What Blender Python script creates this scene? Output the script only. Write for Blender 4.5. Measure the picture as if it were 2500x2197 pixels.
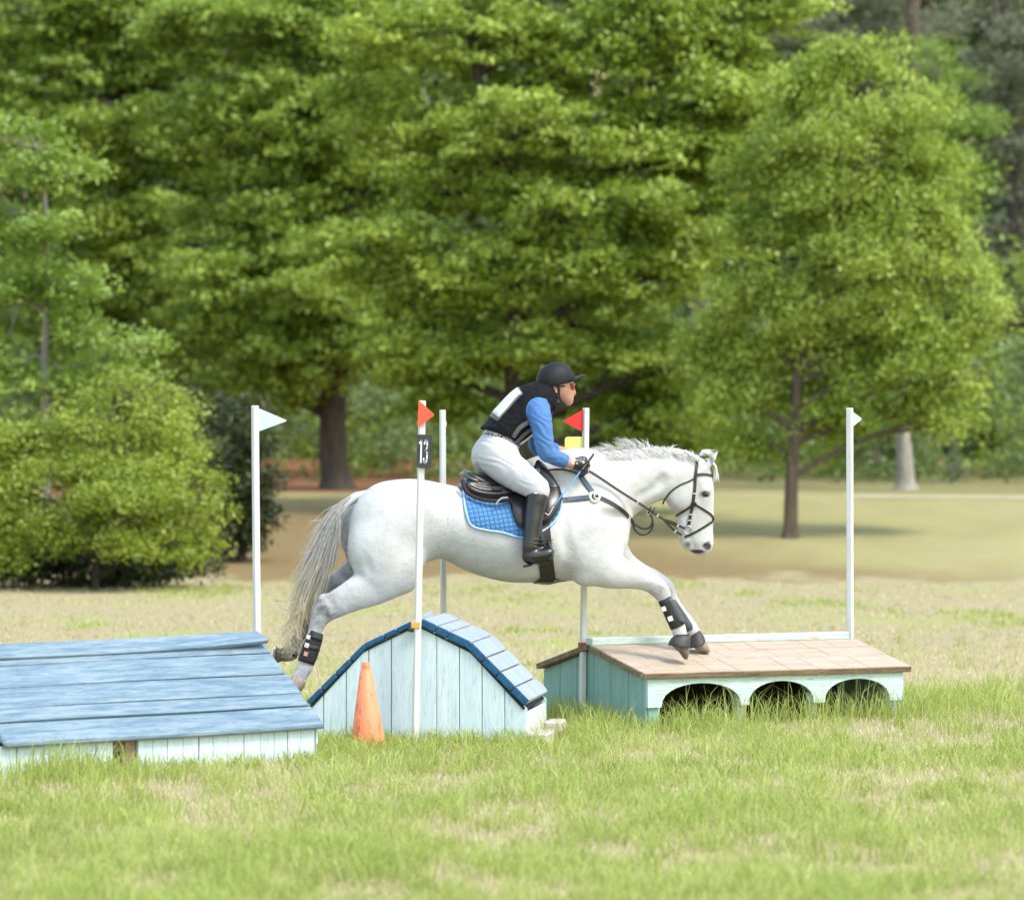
import bpy, bmesh, math, random
import numpy as np
from mathutils import Vector, Matrix

for _o in list(bpy.data.objects):
    bpy.data.objects.remove(_o, do_unlink=True)
scene = bpy.context.scene
COL = scene.collection
R = math.radians
rng = np.random.default_rng(7)
random.seed(7)

# ------------------------------------------------------------------ camera, sky, sun, exposure
F, UC, VH, Z0 = 14000.0, 1250.0, 990.0, 2.095      # focal length in photo pixels, horizon, eye height
cam_d = bpy.data.cameras.new('camera')
cam = bpy.data.objects.new('camera', cam_d)
COL.objects.link(cam)
cam.location = (0, 0, Z0)
cam.rotation_euler = (R(90) - math.atan(108.5 / F), 0, 0)
cam_d.sensor_width = 36.0
cam_d.lens = 36.0 * F / 2500.0
cam_d.clip_start, cam_d.clip_end = 1.0, 2000.0
cam_d.dof.use_dof = True
cam_d.dof.focus_distance = 36.6
cam_d.dof.aperture_fstop = 3.1
scene.camera = cam

SUN_EL, SUN_AZ = R(56), R(126)          # azimuth clockwise from +Y: right of the view, a little behind the camera
world = bpy.data.worlds.new('World')
scene.world = world
world.use_nodes = True
wn = world.node_tree.nodes
sky = wn.new('ShaderNodeTexSky')
sky.sky_type = 'NISHITA'
sky.sun_disc = False
sky.sun_elevation = SUN_EL
sky.sun_rotation = SUN_AZ
sky.air_density = 2.0
sky.dust_density = 2.0
sky.ozone_density = 2.0
world.node_tree.links.new(sky.outputs[0], wn['Background'].inputs[0])
wn['Background'].inputs[1].default_value = 0.15
sun_d = bpy.data.lights.new('sun', 'SUN')
sun_d.energy = 1.3
sun_d.angle = R(14)
sun_d.color = (1.0, 0.94, 0.85)
sun = bpy.data.objects.new('sun', sun_d)
COL.objects.link(sun)
_d = Vector((math.sin(SUN_AZ) * math.cos(SUN_EL), math.cos(SUN_AZ) * math.cos(SUN_EL), math.sin(SUN_EL)))
sun.rotation_euler = (-_d).to_track_quat('-Z', 'Y').to_euler()
scene.view_settings.view_transform = 'Standard'
scene.view_settings.look = 'None'
scene.view_settings.exposure = 1.32
scene.view_settings.gamma = 1.0
scene.view_settings.use_curve_mapping = False
scene.render.engine = 'CYCLES'
scene.cycles.use_denoising = True
scene.cycles.max_bounces = 7
scene.cycles.transparent_max_bounces = 6
scene.cycles.transmission_bounces = 4
scene.cycles.caustics_reflective = scene.cycles.caustics_refractive = False

# ------------------------------------------------------------------ helpers
def W(u, v, Y):
    """world point at distance Y that the photo shows at pixel (u, v)"""
    return Vector(((u - UC) * Y / F, Y, Z0 - (v - VH) * Y / F))

def tag(o, label=None, cat=None, group=None, kind=None):
    if label: o['label'] = label
    if cat: o['category'] = cat
    if group: o['group'] = group
    if kind: o['kind'] = kind
    return o

def thing(name, label, cat, loc, rotz=0.0, group=None):
    o = bpy.data.objects.new(name, None)
    o.empty_display_size = 0.1
    COL.objects.link(o)
    o.matrix_basis = Matrix.Translation(Vector(loc)) @ Matrix.Rotation(rotz, 4, 'Z')
    return tag(o, label, cat, group)

def put(name, me, mat, parent=None, frame=None):
    """link a mesh whose vertices are given in 'frame' (world when None) and parent it in place"""
    o = bpy.data.objects.new(name, me)
    COL.objects.link(o)
    fr = frame if frame is not None else Matrix.Identity(4)
    if parent is not None:
        o.parent = parent
        pw = world_of(parent)
        o.matrix_parent_inverse = pw.inverted()
    o.matrix_basis = fr
    if mat is not None:
        me.materials.clear()
        for m in (mat if isinstance(mat, (list, tuple)) else [mat]):
            me.materials.append(m)
    return o

def world_of(o):
    m = o.matrix_basis.copy()
    if o.parent is not None:
        m = world_of(o.parent) @ o.matrix_parent_inverse @ m
    return m

def mesh(name, verts, faces, smooth=False):
    me = bpy.data.meshes.new(name)
    if isinstance(verts, np.ndarray):
        verts = verts.tolist()
    me.from_pydata([tuple(v) for v in verts], [], [tuple(int(i) for i in f) for f in faces])
    me.update()
    if smooth:
        me.polygons.foreach_set('use_smooth', np.ones(len(me.polygons), dtype=bool))
    return me

def mesh_np(name, V, Q, smooth=False):
    """fast mesh from (n,3) vertices and (m,k) polygons"""
    me = bpy.data.meshes.new(name)
    n, (m, k) = len(V), Q.shape
    me.vertices.add(n)
    me.vertices.foreach_set('co', np.ascontiguousarray(V, dtype=np.float32).ravel())
    me.loops.add(m * k)
    me.loops.foreach_set('vertex_index', np.ascontiguousarray(Q, dtype=np.int32).ravel())
    me.polygons.add(m)
    me.polygons.foreach_set('loop_start', np.arange(0, m * k, k, dtype=np.int32))
    me.polygons.foreach_set('use_smooth', np.full(m, smooth, dtype=bool))
    me.update(calc_edges=True)
    return me

def recalc(me):
    bm = bmesh.new(); bm.from_mesh(me)
    bmesh.ops.recalc_face_normals(bm, faces=bm.faces[:])
    bm.to_mesh(me); bm.free()
    return me

def bevel(me, w, seg=1):
    bm = bmesh.new(); bm.from_mesh(me)
    bmesh.ops.recalc_face_normals(bm, faces=bm.faces[:])
    es = [e for e in bm.edges if len(e.link_faces) == 2 and e.calc_face_angle(0) > R(25)]
    bmesh.ops.bevel(bm, geom=es, offset=w, segments=seg, profile=0.6, affect='EDGES', clamp_overlap=True)
    bm.to_mesh(me); bm.free()
    return me

def box(name, sx, sy, sz, bev=0.003, c=(0, 0, 0)):
    x, y, z = sx / 2, sy / 2, sz / 2
    vs = [(c[0] + i * x, c[1] + j * y, c[2] + k * z) for k in (-1, 1) for j in (-1, 1) for i in (-1, 1)]
    fs = [(0, 2, 3, 1), (4, 5, 7, 6), (0, 1, 5, 4), (2, 6, 7, 3), (0, 4, 6, 2), (1, 3, 7, 5)]
    me = mesh(name, vs, fs)
    return bevel(me, bev) if bev else me

def prism(name, poly, y0, y1, bev=0.0):
    """polygon in (x, z) given depth along y"""
    n = len(poly)
    vs = [(p[0], y0, p[1]) for p in poly] + [(p[0], y1, p[1]) for p in poly]
    fs = [tuple(range(n)), tuple(range(2 * n - 1, n - 1, -1))]
    fs += [(i, i + n, (i + 1) % n + n, (i + 1) % n) for i in range(n)]
    me = mesh(name, vs, fs)
    recalc(me)
    return bevel(me, bev) if bev else me

def frame_from(origin, ex, ey, ez):
    m = Matrix.Identity(4)
    for i, e in enumerate((ex, ey, ez)):
        for r in range(3): m[r][i] = e[r]
    for r in range(3): m[r][3] = origin[r]
    return m

def catmull(P, n):
    """resample rows of P (k, d) with a Catmull-Rom spline to n rows"""
    P = np.asarray(P, dtype=float)
    k = len(P)
    if k == 2:
        t = np.linspace(0, 1, n)[:, None]
        return P[0] * (1 - t) + P[1] * t
    Q = np.vstack([2 * P[0] - P[1], P, 2 * P[-1] - P[-2]])
    t = np.linspace(0, k - 1, n)
    i = np.minimum(t.astype(int), k - 2)
    f = (t - i)[:, None]
    a, b, c, d = Q[i], Q[i + 1], Q[i + 2], Q[i + 3]
    return 0.5 * (2 * b + (c - a) * f + (2 * a - 5 * b + 4 * c - d) * f ** 2 + (3 * b - a - 3 * c + d) * f ** 3)

def sweep(name, P, hw, ht, N=None, nsec=4, smooth=True):
    """sweep a section along points P: half width hw (sideways), half thickness ht (along the normals N)"""
    P = np.asarray(P, dtype=float); n = len(P)
    hw = np.broadcast_to(hw, n); ht = np.broadcast_to(ht, n)
    T = np.gradient(P, axis=0); T /= np.linalg.norm(T, axis=1)[:, None] + 1e-9
    if N is None: N = np.tile([0, -1.0, 0.001], (n, 1))
    N = np.asarray(N, dtype=float)
    N = N - (N * T).sum(1)[:, None] * T; N /= np.linalg.norm(N, axis=1)[:, None] + 1e-9
    S = np.cross(T, N)
    if nsec == 4: ang = np.array([45, 135, 225, 315]) * math.pi / 180; sc = 1.41421
    else: ang = np.arange(nsec) * 2 * math.pi / nsec; sc = 1.0
    V = np.concatenate([P[:, None, :] + sc * (np.cos(ang)[None, :, None] * S[:, None, :] * hw[:, None, None]
                        + np.sin(ang)[None, :, None] * N[:, None, :] * ht[:, None, None])], 0).reshape(-1, 3)
    fs = []
    for i in range(n - 1):
        for j in range(nsec):
            a, b = i * nsec + j, i * nsec + (j + 1) % nsec
            fs.append((a, b, b + nsec, a + nsec))
    fs.append(tuple(range(nsec - 1, -1, -1))); fs.append(tuple(range((n - 1) * nsec, n * nsec)))
    me = mesh(name, V, fs, smooth and nsec > 4)
    return me

def joinm(name, ms):
    """join meshes into one"""
    bm = bmesh.new()
    for m in ms: bm.from_mesh(m)
    me = bpy.data.meshes.new(name); bm.to_mesh(me); bm.free()
    for m in ms: bpy.data.meshes.remove(m)
    return me

_perm = np.random.default_rng(3).random((256, 256))
def vnoise(x, y):
    x = np.asarray(x, float); y = np.asarray(y, float)
    i = np.floor(x).astype(int); j = np.floor(y).astype(int)
    fx = x - i; fy = y - j
    fx = fx * fx * (3 - 2 * fx); fy = fy * fy * (3 - 2 * fy)
    g = lambda a, b: _perm[a % 256, b % 256]
    return (g(i, j) * (1 - fx) + g(i + 1, j) * fx) * (1 - fy) + (g(i, j + 1) * (1 - fx) + g(i + 1, j + 1) * fx) * fy
def fbm(x, y, o=3):
    s, a, t = 0, 0.5, 0
    for k in range(o):
        s = s + a * vnoise(x * 2 ** k + 17.3 * k, y * 2 ** k + 5.1 * k); t += a; a *= 0.5
    return s / t

# ------------------------------------------------------------------ materials
class NT:
    def __init__(s, name):
        s.m = bpy.data.materials.new(name); s.m.use_nodes = True
        s.t = s.m.node_tree; s.n = s.t.nodes; s.b = s.n['Principled BSDF']; s.out = s.n['Material Output']
    def node(s, typ, **kw):
        n = s.n.new(typ)
        for k, v in kw.items():
            if k.startswith('i_'): n.inputs[k[2:].replace('_', ' ')].default_value = v
            else: setattr(n, k, v)
        return n
    def link(s, a, b): s.t.links.new(a, b)
    def coord(s, scale=(1, 1, 1), space='Object', rnd=True):
        tc = s.node('ShaderNodeTexCoord'); mp = s.node('ShaderNodeMapping')
        mp.inputs['Scale'].default_value = scale
        s.link(tc.outputs[space], mp.inputs['Vector'])
        if rnd:
            oi = s.node('ShaderNodeObjectInfo'); mu = s.node('ShaderNodeMath', operation='MULTIPLY'); mu.inputs[1].default_value = 37.0
            s.link(oi.outputs['Random'], mu.inputs[0]); s.link(mu.outputs[0], mp.inputs['Location'])
        return mp.outputs[0]
    def noise(s, vec, scale=5, detail=4, rough=0.55, dist=0.0):
        n = s.node('ShaderNodeTexNoise'); n.inputs['Scale'].default_value = scale; n.inputs['Detail'].default_value = detail
        n.inputs['Roughness'].default_value = rough; n.inputs['Distortion'].default_value = dist
        s.link(vec, n.inputs['Vector']); return n.outputs['Fac']
    def ramp(s, fac, stops):
        r = s.node('ShaderNodeValToRGB'); e = r.color_ramp.elements
        while len(e) < len(stops): e.new(0.5)
        for el, (p, c) in zip(e, stops):
            el.position = p; el.color = (c, c, c, 1) if isinstance(c, (int, float)) else (*c, 1)
        s.link(fac, r.inputs[0]); return r.outputs[0]
    def mix(s, fac, a, b, blend='MIX'):
        n = s.node('ShaderNodeMix', data_type='RGBA', blend_type=blend)
        for sock, v in ((n.inputs[0], fac), (n.inputs[6], a), (n.inputs[7], b)):
            if hasattr(v, 'links'): s.link(v, sock)
            elif isinstance(v, (int, float)): sock.default_value = v
            else: sock.default_value = (*v, 1)
        return n.outputs[2]
    def math(s, op, a, b=0.0):
        n = s.node('ShaderNodeMath', operation=op)
        for sock, v in ((n.inputs[0], a), (n.inputs[1], b)):
            if hasattr(v, 'links'): s.link(v, sock)
            else: sock.default_value = v
        return n.outputs[0]
    def attr(s, name):
        n = s.node('ShaderNodeAttribute'); n.attribute_name = name; return n
    def color(s, c):
        if hasattr(c, 'links'): s.link(c, s.b.inputs['Base Color'])
        else: s.b.inputs['Base Color'].default_value = (*c, 1)
    def rough(s, r): s.b.inputs['Roughness'].default_value = r
    def bump(s, h, strength=0.3, dist=0.01):
        n = s.node('ShaderNodeBump'); n.inputs['Strength'].default_value = strength; n.inputs['Distance'].default_value = dist
        s.link(h, n.inputs['Height']); s.link(n.outputs[0], s.b.inputs['Normal'])

def plain(name, c, rough=0.5, var=0.15, scale=12, bump=0.15, spec=0.5, bdist=0.003, sheen=0.0, metal=0.0):
    t = NT(name); v = t.coord()
    n = t.noise(v, scale, 4)
    lo = tuple(x * (1 - var) for x in c); hi = tuple(min(1, x * (1 + var)) for x in c)
    t.color(t.ramp(n, [(0.3, lo), (0.7, hi)]))
    t.rough(rough); t.b.inputs['Specular IOR Level'].default_value = spec; t.b.inputs['Metallic'].default_value = metal
    if sheen: t.b.inputs['Sheen Weight'].default_value = sheen
    if bump: t.bump(t.noise(v, scale * 6, 3), bump, bdist)
    return t.m

def painted(name, c, c2, wood=(0.30, 0.22, 0.15), wear=0.62, along=0, rough=0.6, streak=1.0, grime=(0.10, 0.12, 0.12), grime_at=0.70):
    """weathered paint on a board whose grain runs along local axis 'along'"""
    t = NT(name)
    sc = [14.0, 14.0, 14.0]; sc[along] = 1.1
    v = t.coord(tuple(sc)); v2 = t.coord((3, 3, 3))
    n1 = t.noise(v, 2.2 * streak, 6, 0.65, 0.4); n2 = t.noise(v2, 1.3, 5, 0.6); n3 = t.noise(v, 5.0, 5, 0.7)
    col = t.mix(t.ramp(n1, [(0.40, 0.0), (0.60, 1.0)]), c, c2)
    n4 = t.noise(t.coord(tuple(q * 2.4 for q in sc)), 3.1, 4, 0.7)
    col = t.mix(t.ramp(n4, [(0.30, 0.55), (0.48, 0.0)]), col, grime)
    col = t.mix(t.ramp(n2, [(0.45, 0.0), (0.8, 0.45)]), col, c2)
    gr = t.math('MULTIPLY', t.ramp(n3, [(grime_at - 0.10, 0.0), (grime_at + 0.04, 0.85)]), t.ramp(n2, [(0.4, 0.2), (0.65, 1.0)]))
    col = t.mix(gr, col, grime)
    wr = t.math('MULTIPLY', t.ramp(n3, [(wear - 0.03, 0.0), (wear + 0.03, 1.0)]), t.ramp(t.noise(v2, 2.6, 5, 0.6), [(0.52, 0.0), (0.6, 1.0)]))
    col = t.mix(wr, col, wood)
    t.color(col); t.rough(rough); t.b.inputs['Specular IOR Level'].default_value = 0.3
    t.bump(t.math('ADD', n3, t.math('MULTIPLY', wr, -0.5)), 0.35, 0.004)
    return t.m

M_ROOFBLUE = painted('roof blue paint', (0.105, 0.172, 0.23), (0.215, 0.283, 0.33), wear=0.68, grime=(0.04, 0.10, 0.19), grime_at=0.63)
M_ROOFEDGE = painted('blue edge paint', (0.03, 0.14, 0.30), (0.06, 0.22, 0.40), wear=0.62, along=0)
M_PALEBLUE = painted('pale blue paint', (0.49, 0.615, 0.665), (0.57, 0.675, 0.71), wear=0.78, along=2, grime=(0.20, 0.30, 0.30), grime_at=0.72)
M_ENDWHITE = painted('washed white paint', (0.52, 0.56, 0.56), (0.62, 0.64, 0.63), wear=0.66, along=2, grime=(0.3, 0.3, 0.27), grime_at=0.64)
M_SHINGLE = painted('faded blue paint', (0.26, 0.315, 0.365), (0.37, 0.415, 0.455), wear=0.8, grime=(0.13, 0.16, 0.19), grime_at=0.58)
M_DARKBLUE = painted('dark blue paint', (0.010, 0.065, 0.15), (0.016, 0.10, 0.20), wear=0.75, along=1, grime=(0.01, 0.03, 0.07))
M_TEAL = painted('teal paint', (0.21, 0.375, 0.355), (0.26, 0.43, 0.405), wear=0.72, along=2, grime=(0.08, 0.2, 0.19), grime_at=0.72)
M_TEALPALE = painted('pale teal paint', (0.42, 0.565, 0.55), (0.52, 0.635, 0.61), wood=(0.45, 0.36, 0.28), wear=0.57, along=0)
M_DECK = painted('bare deck wood', (0.46, 0.365, 0.27), (0.37, 0.29, 0.21), wear=0.9, grime=(0.33, 0.22, 0.13), grime_at=0.66)
M_OLDWOOD = painted('old brown wood', (0.16, 0.11, 0.07), (0.26, 0.19, 0.12), wear=0.9, along=0, grime=(0.06, 0.04, 0.03), grime_at=0.58)
M_POSTWOOD = painted('post wood', (0.22, 0.15, 0.09), (0.30, 0.22, 0.14), wear=0.9, along=2)
M_PINKBEAM = painted('sun bleached timber', (0.42, 0.36, 0.32), (0.52, 0.46, 0.41), wear=0.7, along=0)
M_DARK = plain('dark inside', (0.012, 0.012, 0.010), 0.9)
M_POLE = painted('white plastic post', (0.60, 0.60, 0.60), (0.65, 0.65, 0.645), wood=(0.5, 0.48, 0.42), wear=0.80, along=2, rough=0.35, grime=(0.45, 0.45, 0.42), grime_at=0.74)
M_FLAGWHITE = plain('white flag', (0.56, 0.66, 0.62), 0.45, 0.05, 8, 0)
M_FLAGRED = plain('red flag', (0.80, 0.035, 0.03), 0.4, 0.08, 8, 0.03)
M_FLAGORANGE = plain('worn red flag', (0.86, 0.10, 0.05), 0.45, 0.18, 30, 0.03)
M_YELLOW = plain('yellow board', (0.90, 0.82, 0.22), 0.45, 0.06, 8, 0.03)
M_SIGNBLACK = plain('sign black', (0.035, 0.037, 0.042), 0.5, 0.2, 20, 0.05)
M_WHITEPRINT = plain('white print', (0.8, 0.8, 0.78), 0.5, 0.05, 20, 0)
M_CLAMPORANGE = plain('orange clamp', (0.62, 0.33, 0.07), 0.5)
M_CLAMPRED = plain('rusty red clamp', (0.30, 0.05, 0.03), 0.6)
M_STEEL = plain('steel', (0.62, 0.61, 0.58), 0.28, 0.1, 20, 0.02, metal=1.0)
M_BRACKET = plain('dark bracket', (0.03, 0.035, 0.025), 0.6)
# ------------------------------------------------------------------ ground
def sstep(a, b, x):
    t = np.clip((np.asarray(x, float) - a) / (b - a), 0, 1); return t * t * (3 - 2 * t)
def gz(x, y):
    x = np.asarray(x, float); y = np.asarray(y, float)
    z = 0.045 * sstep(35.6, 38.0, y) + 0.05 * (fbm(x * 0.5, y * 0.5, 2) - 0.5) * sstep(0, 1, np.abs(y - 36) / 4 - 0.3)
    z = z + 0.78 * sstep(65.5, 81.0, y) + np.clip(y - 81, 0, 400) * 0.010
    z = z + 0.10 * (fbm(x * 0.15 + 9, y * 0.12, 2) - 0.5) * sstep(62, 75, y)
    return z
def gz1(x, y): return float(gz(np.array([x]), np.array([y]))[0])

ys = np.concatenate([np.arange(-40, 16, 4.0), np.arange(16, 100, 0.5), np.geomspace(100, 900, 30)])
xs = np.concatenate([-np.geomspace(400, 13, 18), np.arange(-12.5, 12.6, 0.5), np.geomspace(13, 400, 18)])
XX, YY = np.meshgrid(xs, ys)
GV = np.stack([XX, YY, gz(XX, YY)], -1).reshape(-1, 3)
_nx, _ny = len(xs), len(ys)
_i = (np.arange(_ny - 1)[:, None] * _nx + np.arange(_nx - 1)[None, :]).ravel()
GQ = np.stack([_i, _i + 1, _i + 1 + _nx, _i + _nx], 1)
def ground_material():
    t = NT('lawn')
    v = t.coord((1, 1, 1), rnd=False)
    big = t.noise(t.coord((0.45, 0.16, 1), rnd=False), 1.0, 3, 0.5)
    mid = t.noise(t.coord((0.9, 0.35, 1), rnd=False), 1.0, 4, 0.6)
    fine = t.noise(v, 14, 6, 0.75)
    straw = t.mix(fine, (0.29, 0.24, 0.13), (0.42, 0.355, 0.21))
    green = t.mix(fine, (0.23, 0.28, 0.06), (0.40, 0.42, 0.13))
    gm = t.ramp(t.math('ADD', t.math('MULTIPLY', big, 0.5), t.math('MULTIPLY', mid, 0.5)), [(0.50, 0.0), (0.66, 0.75)])
    col = t.mix(gm, straw, green)
    sx = t.node('ShaderNodeSeparateXYZ'); t.link(v, sx.inputs[0])
    # dead needles, leaves and tree shade painted brown on the bank, left and middle
    yy = t.math('ADD', sx.outputs[1], t.math('MULTIPLY', t.math('SUBTRACT', mid, 0.5), 9.0))
    mr = t.node('ShaderNodeMapRange', interpolation_type='SMOOTHSTEP'); t.link(yy, mr.inputs[0])
    mr.inputs[1].default_value = 66.0; mr.inputs[2].default_value = 68.0
    xx = t.math('ADD', t.math('ADD', sx.outputs[0], t.math('MULTIPLY', t.math('SUBTRACT', big, 0.5), 6.0)), t.math('MULTIPLY', t.math('SUBTRACT', sx.outputs[1], 68.0), 0.55))
    mx = t.node('ShaderNodeMapRange', interpolation_type='SMOOTHSTEP'); t.link(xx, mx.inputs[0])
    mx.inputs[1].default_value = 2.2; mx.inputs[2].default_value = 7.0; mx.inputs[3].default_value = 1.0; mx.inputs[4].default_value = 0.0
    col = t.mix(t.math('MULTIPLY', mr.outputs[0], 0.75), col, t.mix(mid, (0.23, 0.215, 0.075), (0.40, 0.355, 0.17)))
    lit = t.math('MULTIPLY', mr.outputs[0], mx.outputs[0])
    litter_shade = t.mix(fine, (0.13, 0.085, 0.04), (0.27, 0.18, 0.085))
    col = t.mix(t.math('MULTIPLY', lit, 0.85), col, litter_shade)
    # red brown mulch on the woodland floor
    my = t.node('ShaderNodeMapRange', interpolation_type='SMOOTHSTEP'); t.link(sx.outputs[1], my.inputs[0])
    my.inputs[1].default_value = 81.0; my.inputs[2].default_value = 82.5
    mulch = t.mix(fine, (0.16, 0.07, 0.035), (0.28, 0.14, 0.07))
    mxx = t.node('ShaderNodeMapRange', interpolation_type='SMOOTHSTEP'); t.link(sx.outputs[0], mxx.inputs[0])
    mxx.inputs[1].default_value = 0.0; mxx.inputs[2].default_value = 3.0
    floor = t.mix(mxx.outputs[0], mulch, t.mix(fine, (0.16, 0.15, 0.06), (0.30, 0.26, 0.12)))
    col = t.mix(my.outputs[0], col, floor)
    t.color(col); t.rough(0.95); t.b.inputs['Specular IOR Level'].default_value = 0.1
    t.bump(fine, 0.7, 0.04)
    return t.m
M_LAWN = ground_material()
g = put('ground', mesh_np('ground', GV, GQ, True), M_LAWN); tag(g, kind='structure')
# pale dirt path along the top of the bank
py = np.linspace(4.6, 14, 30)
def path_y(x): return 79.6 + 0.35 * np.sin(x * 0.5) + 0.02 * x
rows = []
for k in range(5):
    yk = path_y(py) + (k - 2) * 0.30 + 0.08 * np.sin(py * 2.1 + k)
    rows.append(np.stack([py, yk, gz(py, yk) + 0.006 + 0.004 * (k in (1, 2, 3))], -1))
PV = np.concatenate(rows); n = len(py)
_i = (np.arange(4)[:, None] * n + np.arange(n - 1)[None, :]).ravel()
g = put('path', mesh_np('path', PV, np.stack([_i, _i + 1, _i + 1 + n, _i + n], 1), True), plain('dirt path', (0.40, 0.355, 0.24), 0.95, 0.15, 3, 0.3, 0.1, 0.02))
tag(g, kind='structure')

# ------------------------------------------------------------------ left obstacle: blue plank ramp
def obst_frame(origin, ang):
    a = Vector((math.cos(ang), math.sin(ang), 0)); nrm = Vector((math.sin(ang), -math.cos(ang), 0))   # along the ridge, towards the camera
    return frame_from(origin, a, -nrm, Vector((0, 0, 1)))                                              # local -y faces the camera

def plank_obj(name, parent, fr, p, ex, ey, ez, size, mat, bev=0.004, bow=None):
    """box plank: centre p and axes in the obstacle frame"""
    me = box(name, *size, bev=0)
    if bow:
        bm = bmesh.new(); bm.from_mesh(me)
        bmesh.ops.subdivide_edges(bm, edges=[e for e in bm.edges if abs((e.verts[0].co - e.verts[1].co).x) > size[0] * 0.5], cuts=14)
        for v_ in bm.verts: v_.co.z += bow(v_.co.x, v_.co.y)
        bm.to_mesh(me); bm.free()
    bevel(me, bev)
    lf = frame_from(p, ex, ey, ez)
    return put(name, me, mat, parent, fr @ lf)

th1 = R(49)
O1 = Vector((-1.475, 34.3, 0.0))
fr1 = obst_frame(O1, th1)
ob1 = thing('plank_ramp', 'low long ramp of faded blue planks at the left edge, with a missing wall board', 'jump', O1, th1, 'cross-country jumps')
L1, Wd1, zr1, ze1 = 2.62, 0.50, 0.672, 0.197
sl = Vector((0, -Wd1, ze1 - zr1)); slen = sl.length; sd = sl.normalized(); nd = Vector((1, 0, 0)).cross(sd) * -1
if nd.z < 0: nd = -nd
fr_b = [0.0, 0.115, 0.365, 0.595, 0.745, 1.0]
for k in range(5):
    s0, s1 = fr_b[k] * slen, fr_b[k + 1] * slen
    jit = random.uniform(-0.02, 0.012)
    p = Vector((-L1 / 2 + jit / 2, 0, zr1)) + sd * (s0 + s1) / 2 + nd * (-0.018 + 0.001 * (k % 2))
    bow = (lambda x, y, k=k: 0.004 * math.sin(x * 2.1 + k))
    plank_obj('roof_plank', ob1, fr1, p, Vector((1, 0, 0)), -sd, nd, (L1 + jit, s1 - s0 - 0.005, 0.036), M_ROOFBLUE, 0.003 if k < 4 else 0.012, bow)
# warped top plank: its right end curls up off the ridge
wp = plank_obj('roof_plank', ob1, fr1, Vector((-L1 / 2 - 0.02, 0.01, zr1 + 0.022)), Vector((1, 0, 0)), -sd, nd, (L1 - 0.03, 0.115, 0.032), M_ROOFBLUE, 0.004,
          lambda x, y: 0.034 * max(0, (x + 0.1) / 1.4) ** 2 * (0.4 + (0.065 - y) * 9) - 0.01)
tag(wp, 'warped top plank curling up at its right end')
bs = Vector((0, Wd1, ze1 - zr1)).normalized()
for k in range(4):
    nb = Vector((0, -bs.z, bs.y)); nb = nb if nb.z > 0 else -nb
    p = Vector((-L1 / 2 - 0.03, 0.05, zr1 + 0.015)) + bs * (0.085 + k * 0.172) - nb * 0.01
    plank_obj('back_plank', ob1, fr1, p, Vector((1, 0, 0)), bs, nb, (L1 - 0.06, 0.165, 0.036), M_ROOFEDGE, 0.006)
# wall boards under the eave
yw = -Wd1 + 0.055
x = -0.045; bi = 0
while x > -L1 + 0.05:
    w = random.uniform(0.112, 0.142)
    if -1.735 < x - w / 2 < -1.535:
        x = -1.735; continue
    gapx = 0.004 if random.random() < 0.75 else 0.010
    top = ze1 - 0.006
    poly = [(x - w + gapx, -0.06), (x, -0.06), (x, top), (x - w + gapx, top)]
    put('wall_board', prism('wall_board', poly, yw + random.uniform(-0.002, 0.002), yw + 0.02, 0.002), M_PALEBLUE, ob1, fr1)
    x -= w; bi += 1
put('post', box('post', 0.085, 0.09, 0.28, 0.004, (-1.575, yw + 0.06, 0.07)), M_POSTWOOD, ob1, fr1)
put('post', box('post', 0.04, 0.09, 0.28, 0.004, (-1.715, yw + 0.12, 0.07)), M_OLDWOOD, ob1, fr1)
put('ledger', box('ledger', L1 - 0.1, 0.04, 0.06, 0.003, (-L1 / 2, yw + 0.045, ze1 - 0.05)), M_OLDWOOD, ob1, fr1)
# end wall, right: pale boards up to the ridge
for k in range(7):
    y0, y1 = -Wd1 + 0.06 + k * 0.127, -Wd1 + 0.06 + k * 0.127 + 0.123
    hz = lambda y: zr1 - 0.05 - abs(y) * (zr1 - ze1) / Wd1
    pts = [(y0, -0.05), (y1, -0.05), (y1, hz(y1))] + ([(0, hz(0))] if y0 < 0 < y1 else []) + [(y0, hz(y0))]
    me = prism('end_board', pts, -0.03, -0.012, 0.002)
    put('end_board', me, M_PALEBLUE, ob1, fr1 @ Matrix(((0, 1, 0, 0), (1, 0, 0, 0), (0, 0, 1, 0), (0, 0, 0, 1))))
put('inner_panel', box('inner_panel', L1 - 0.2, 0.02, 0.22, 0, (-L1 / 2, yw + 0.30, 0.08)), M_OLDWOOD, ob1, fr1)

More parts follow.
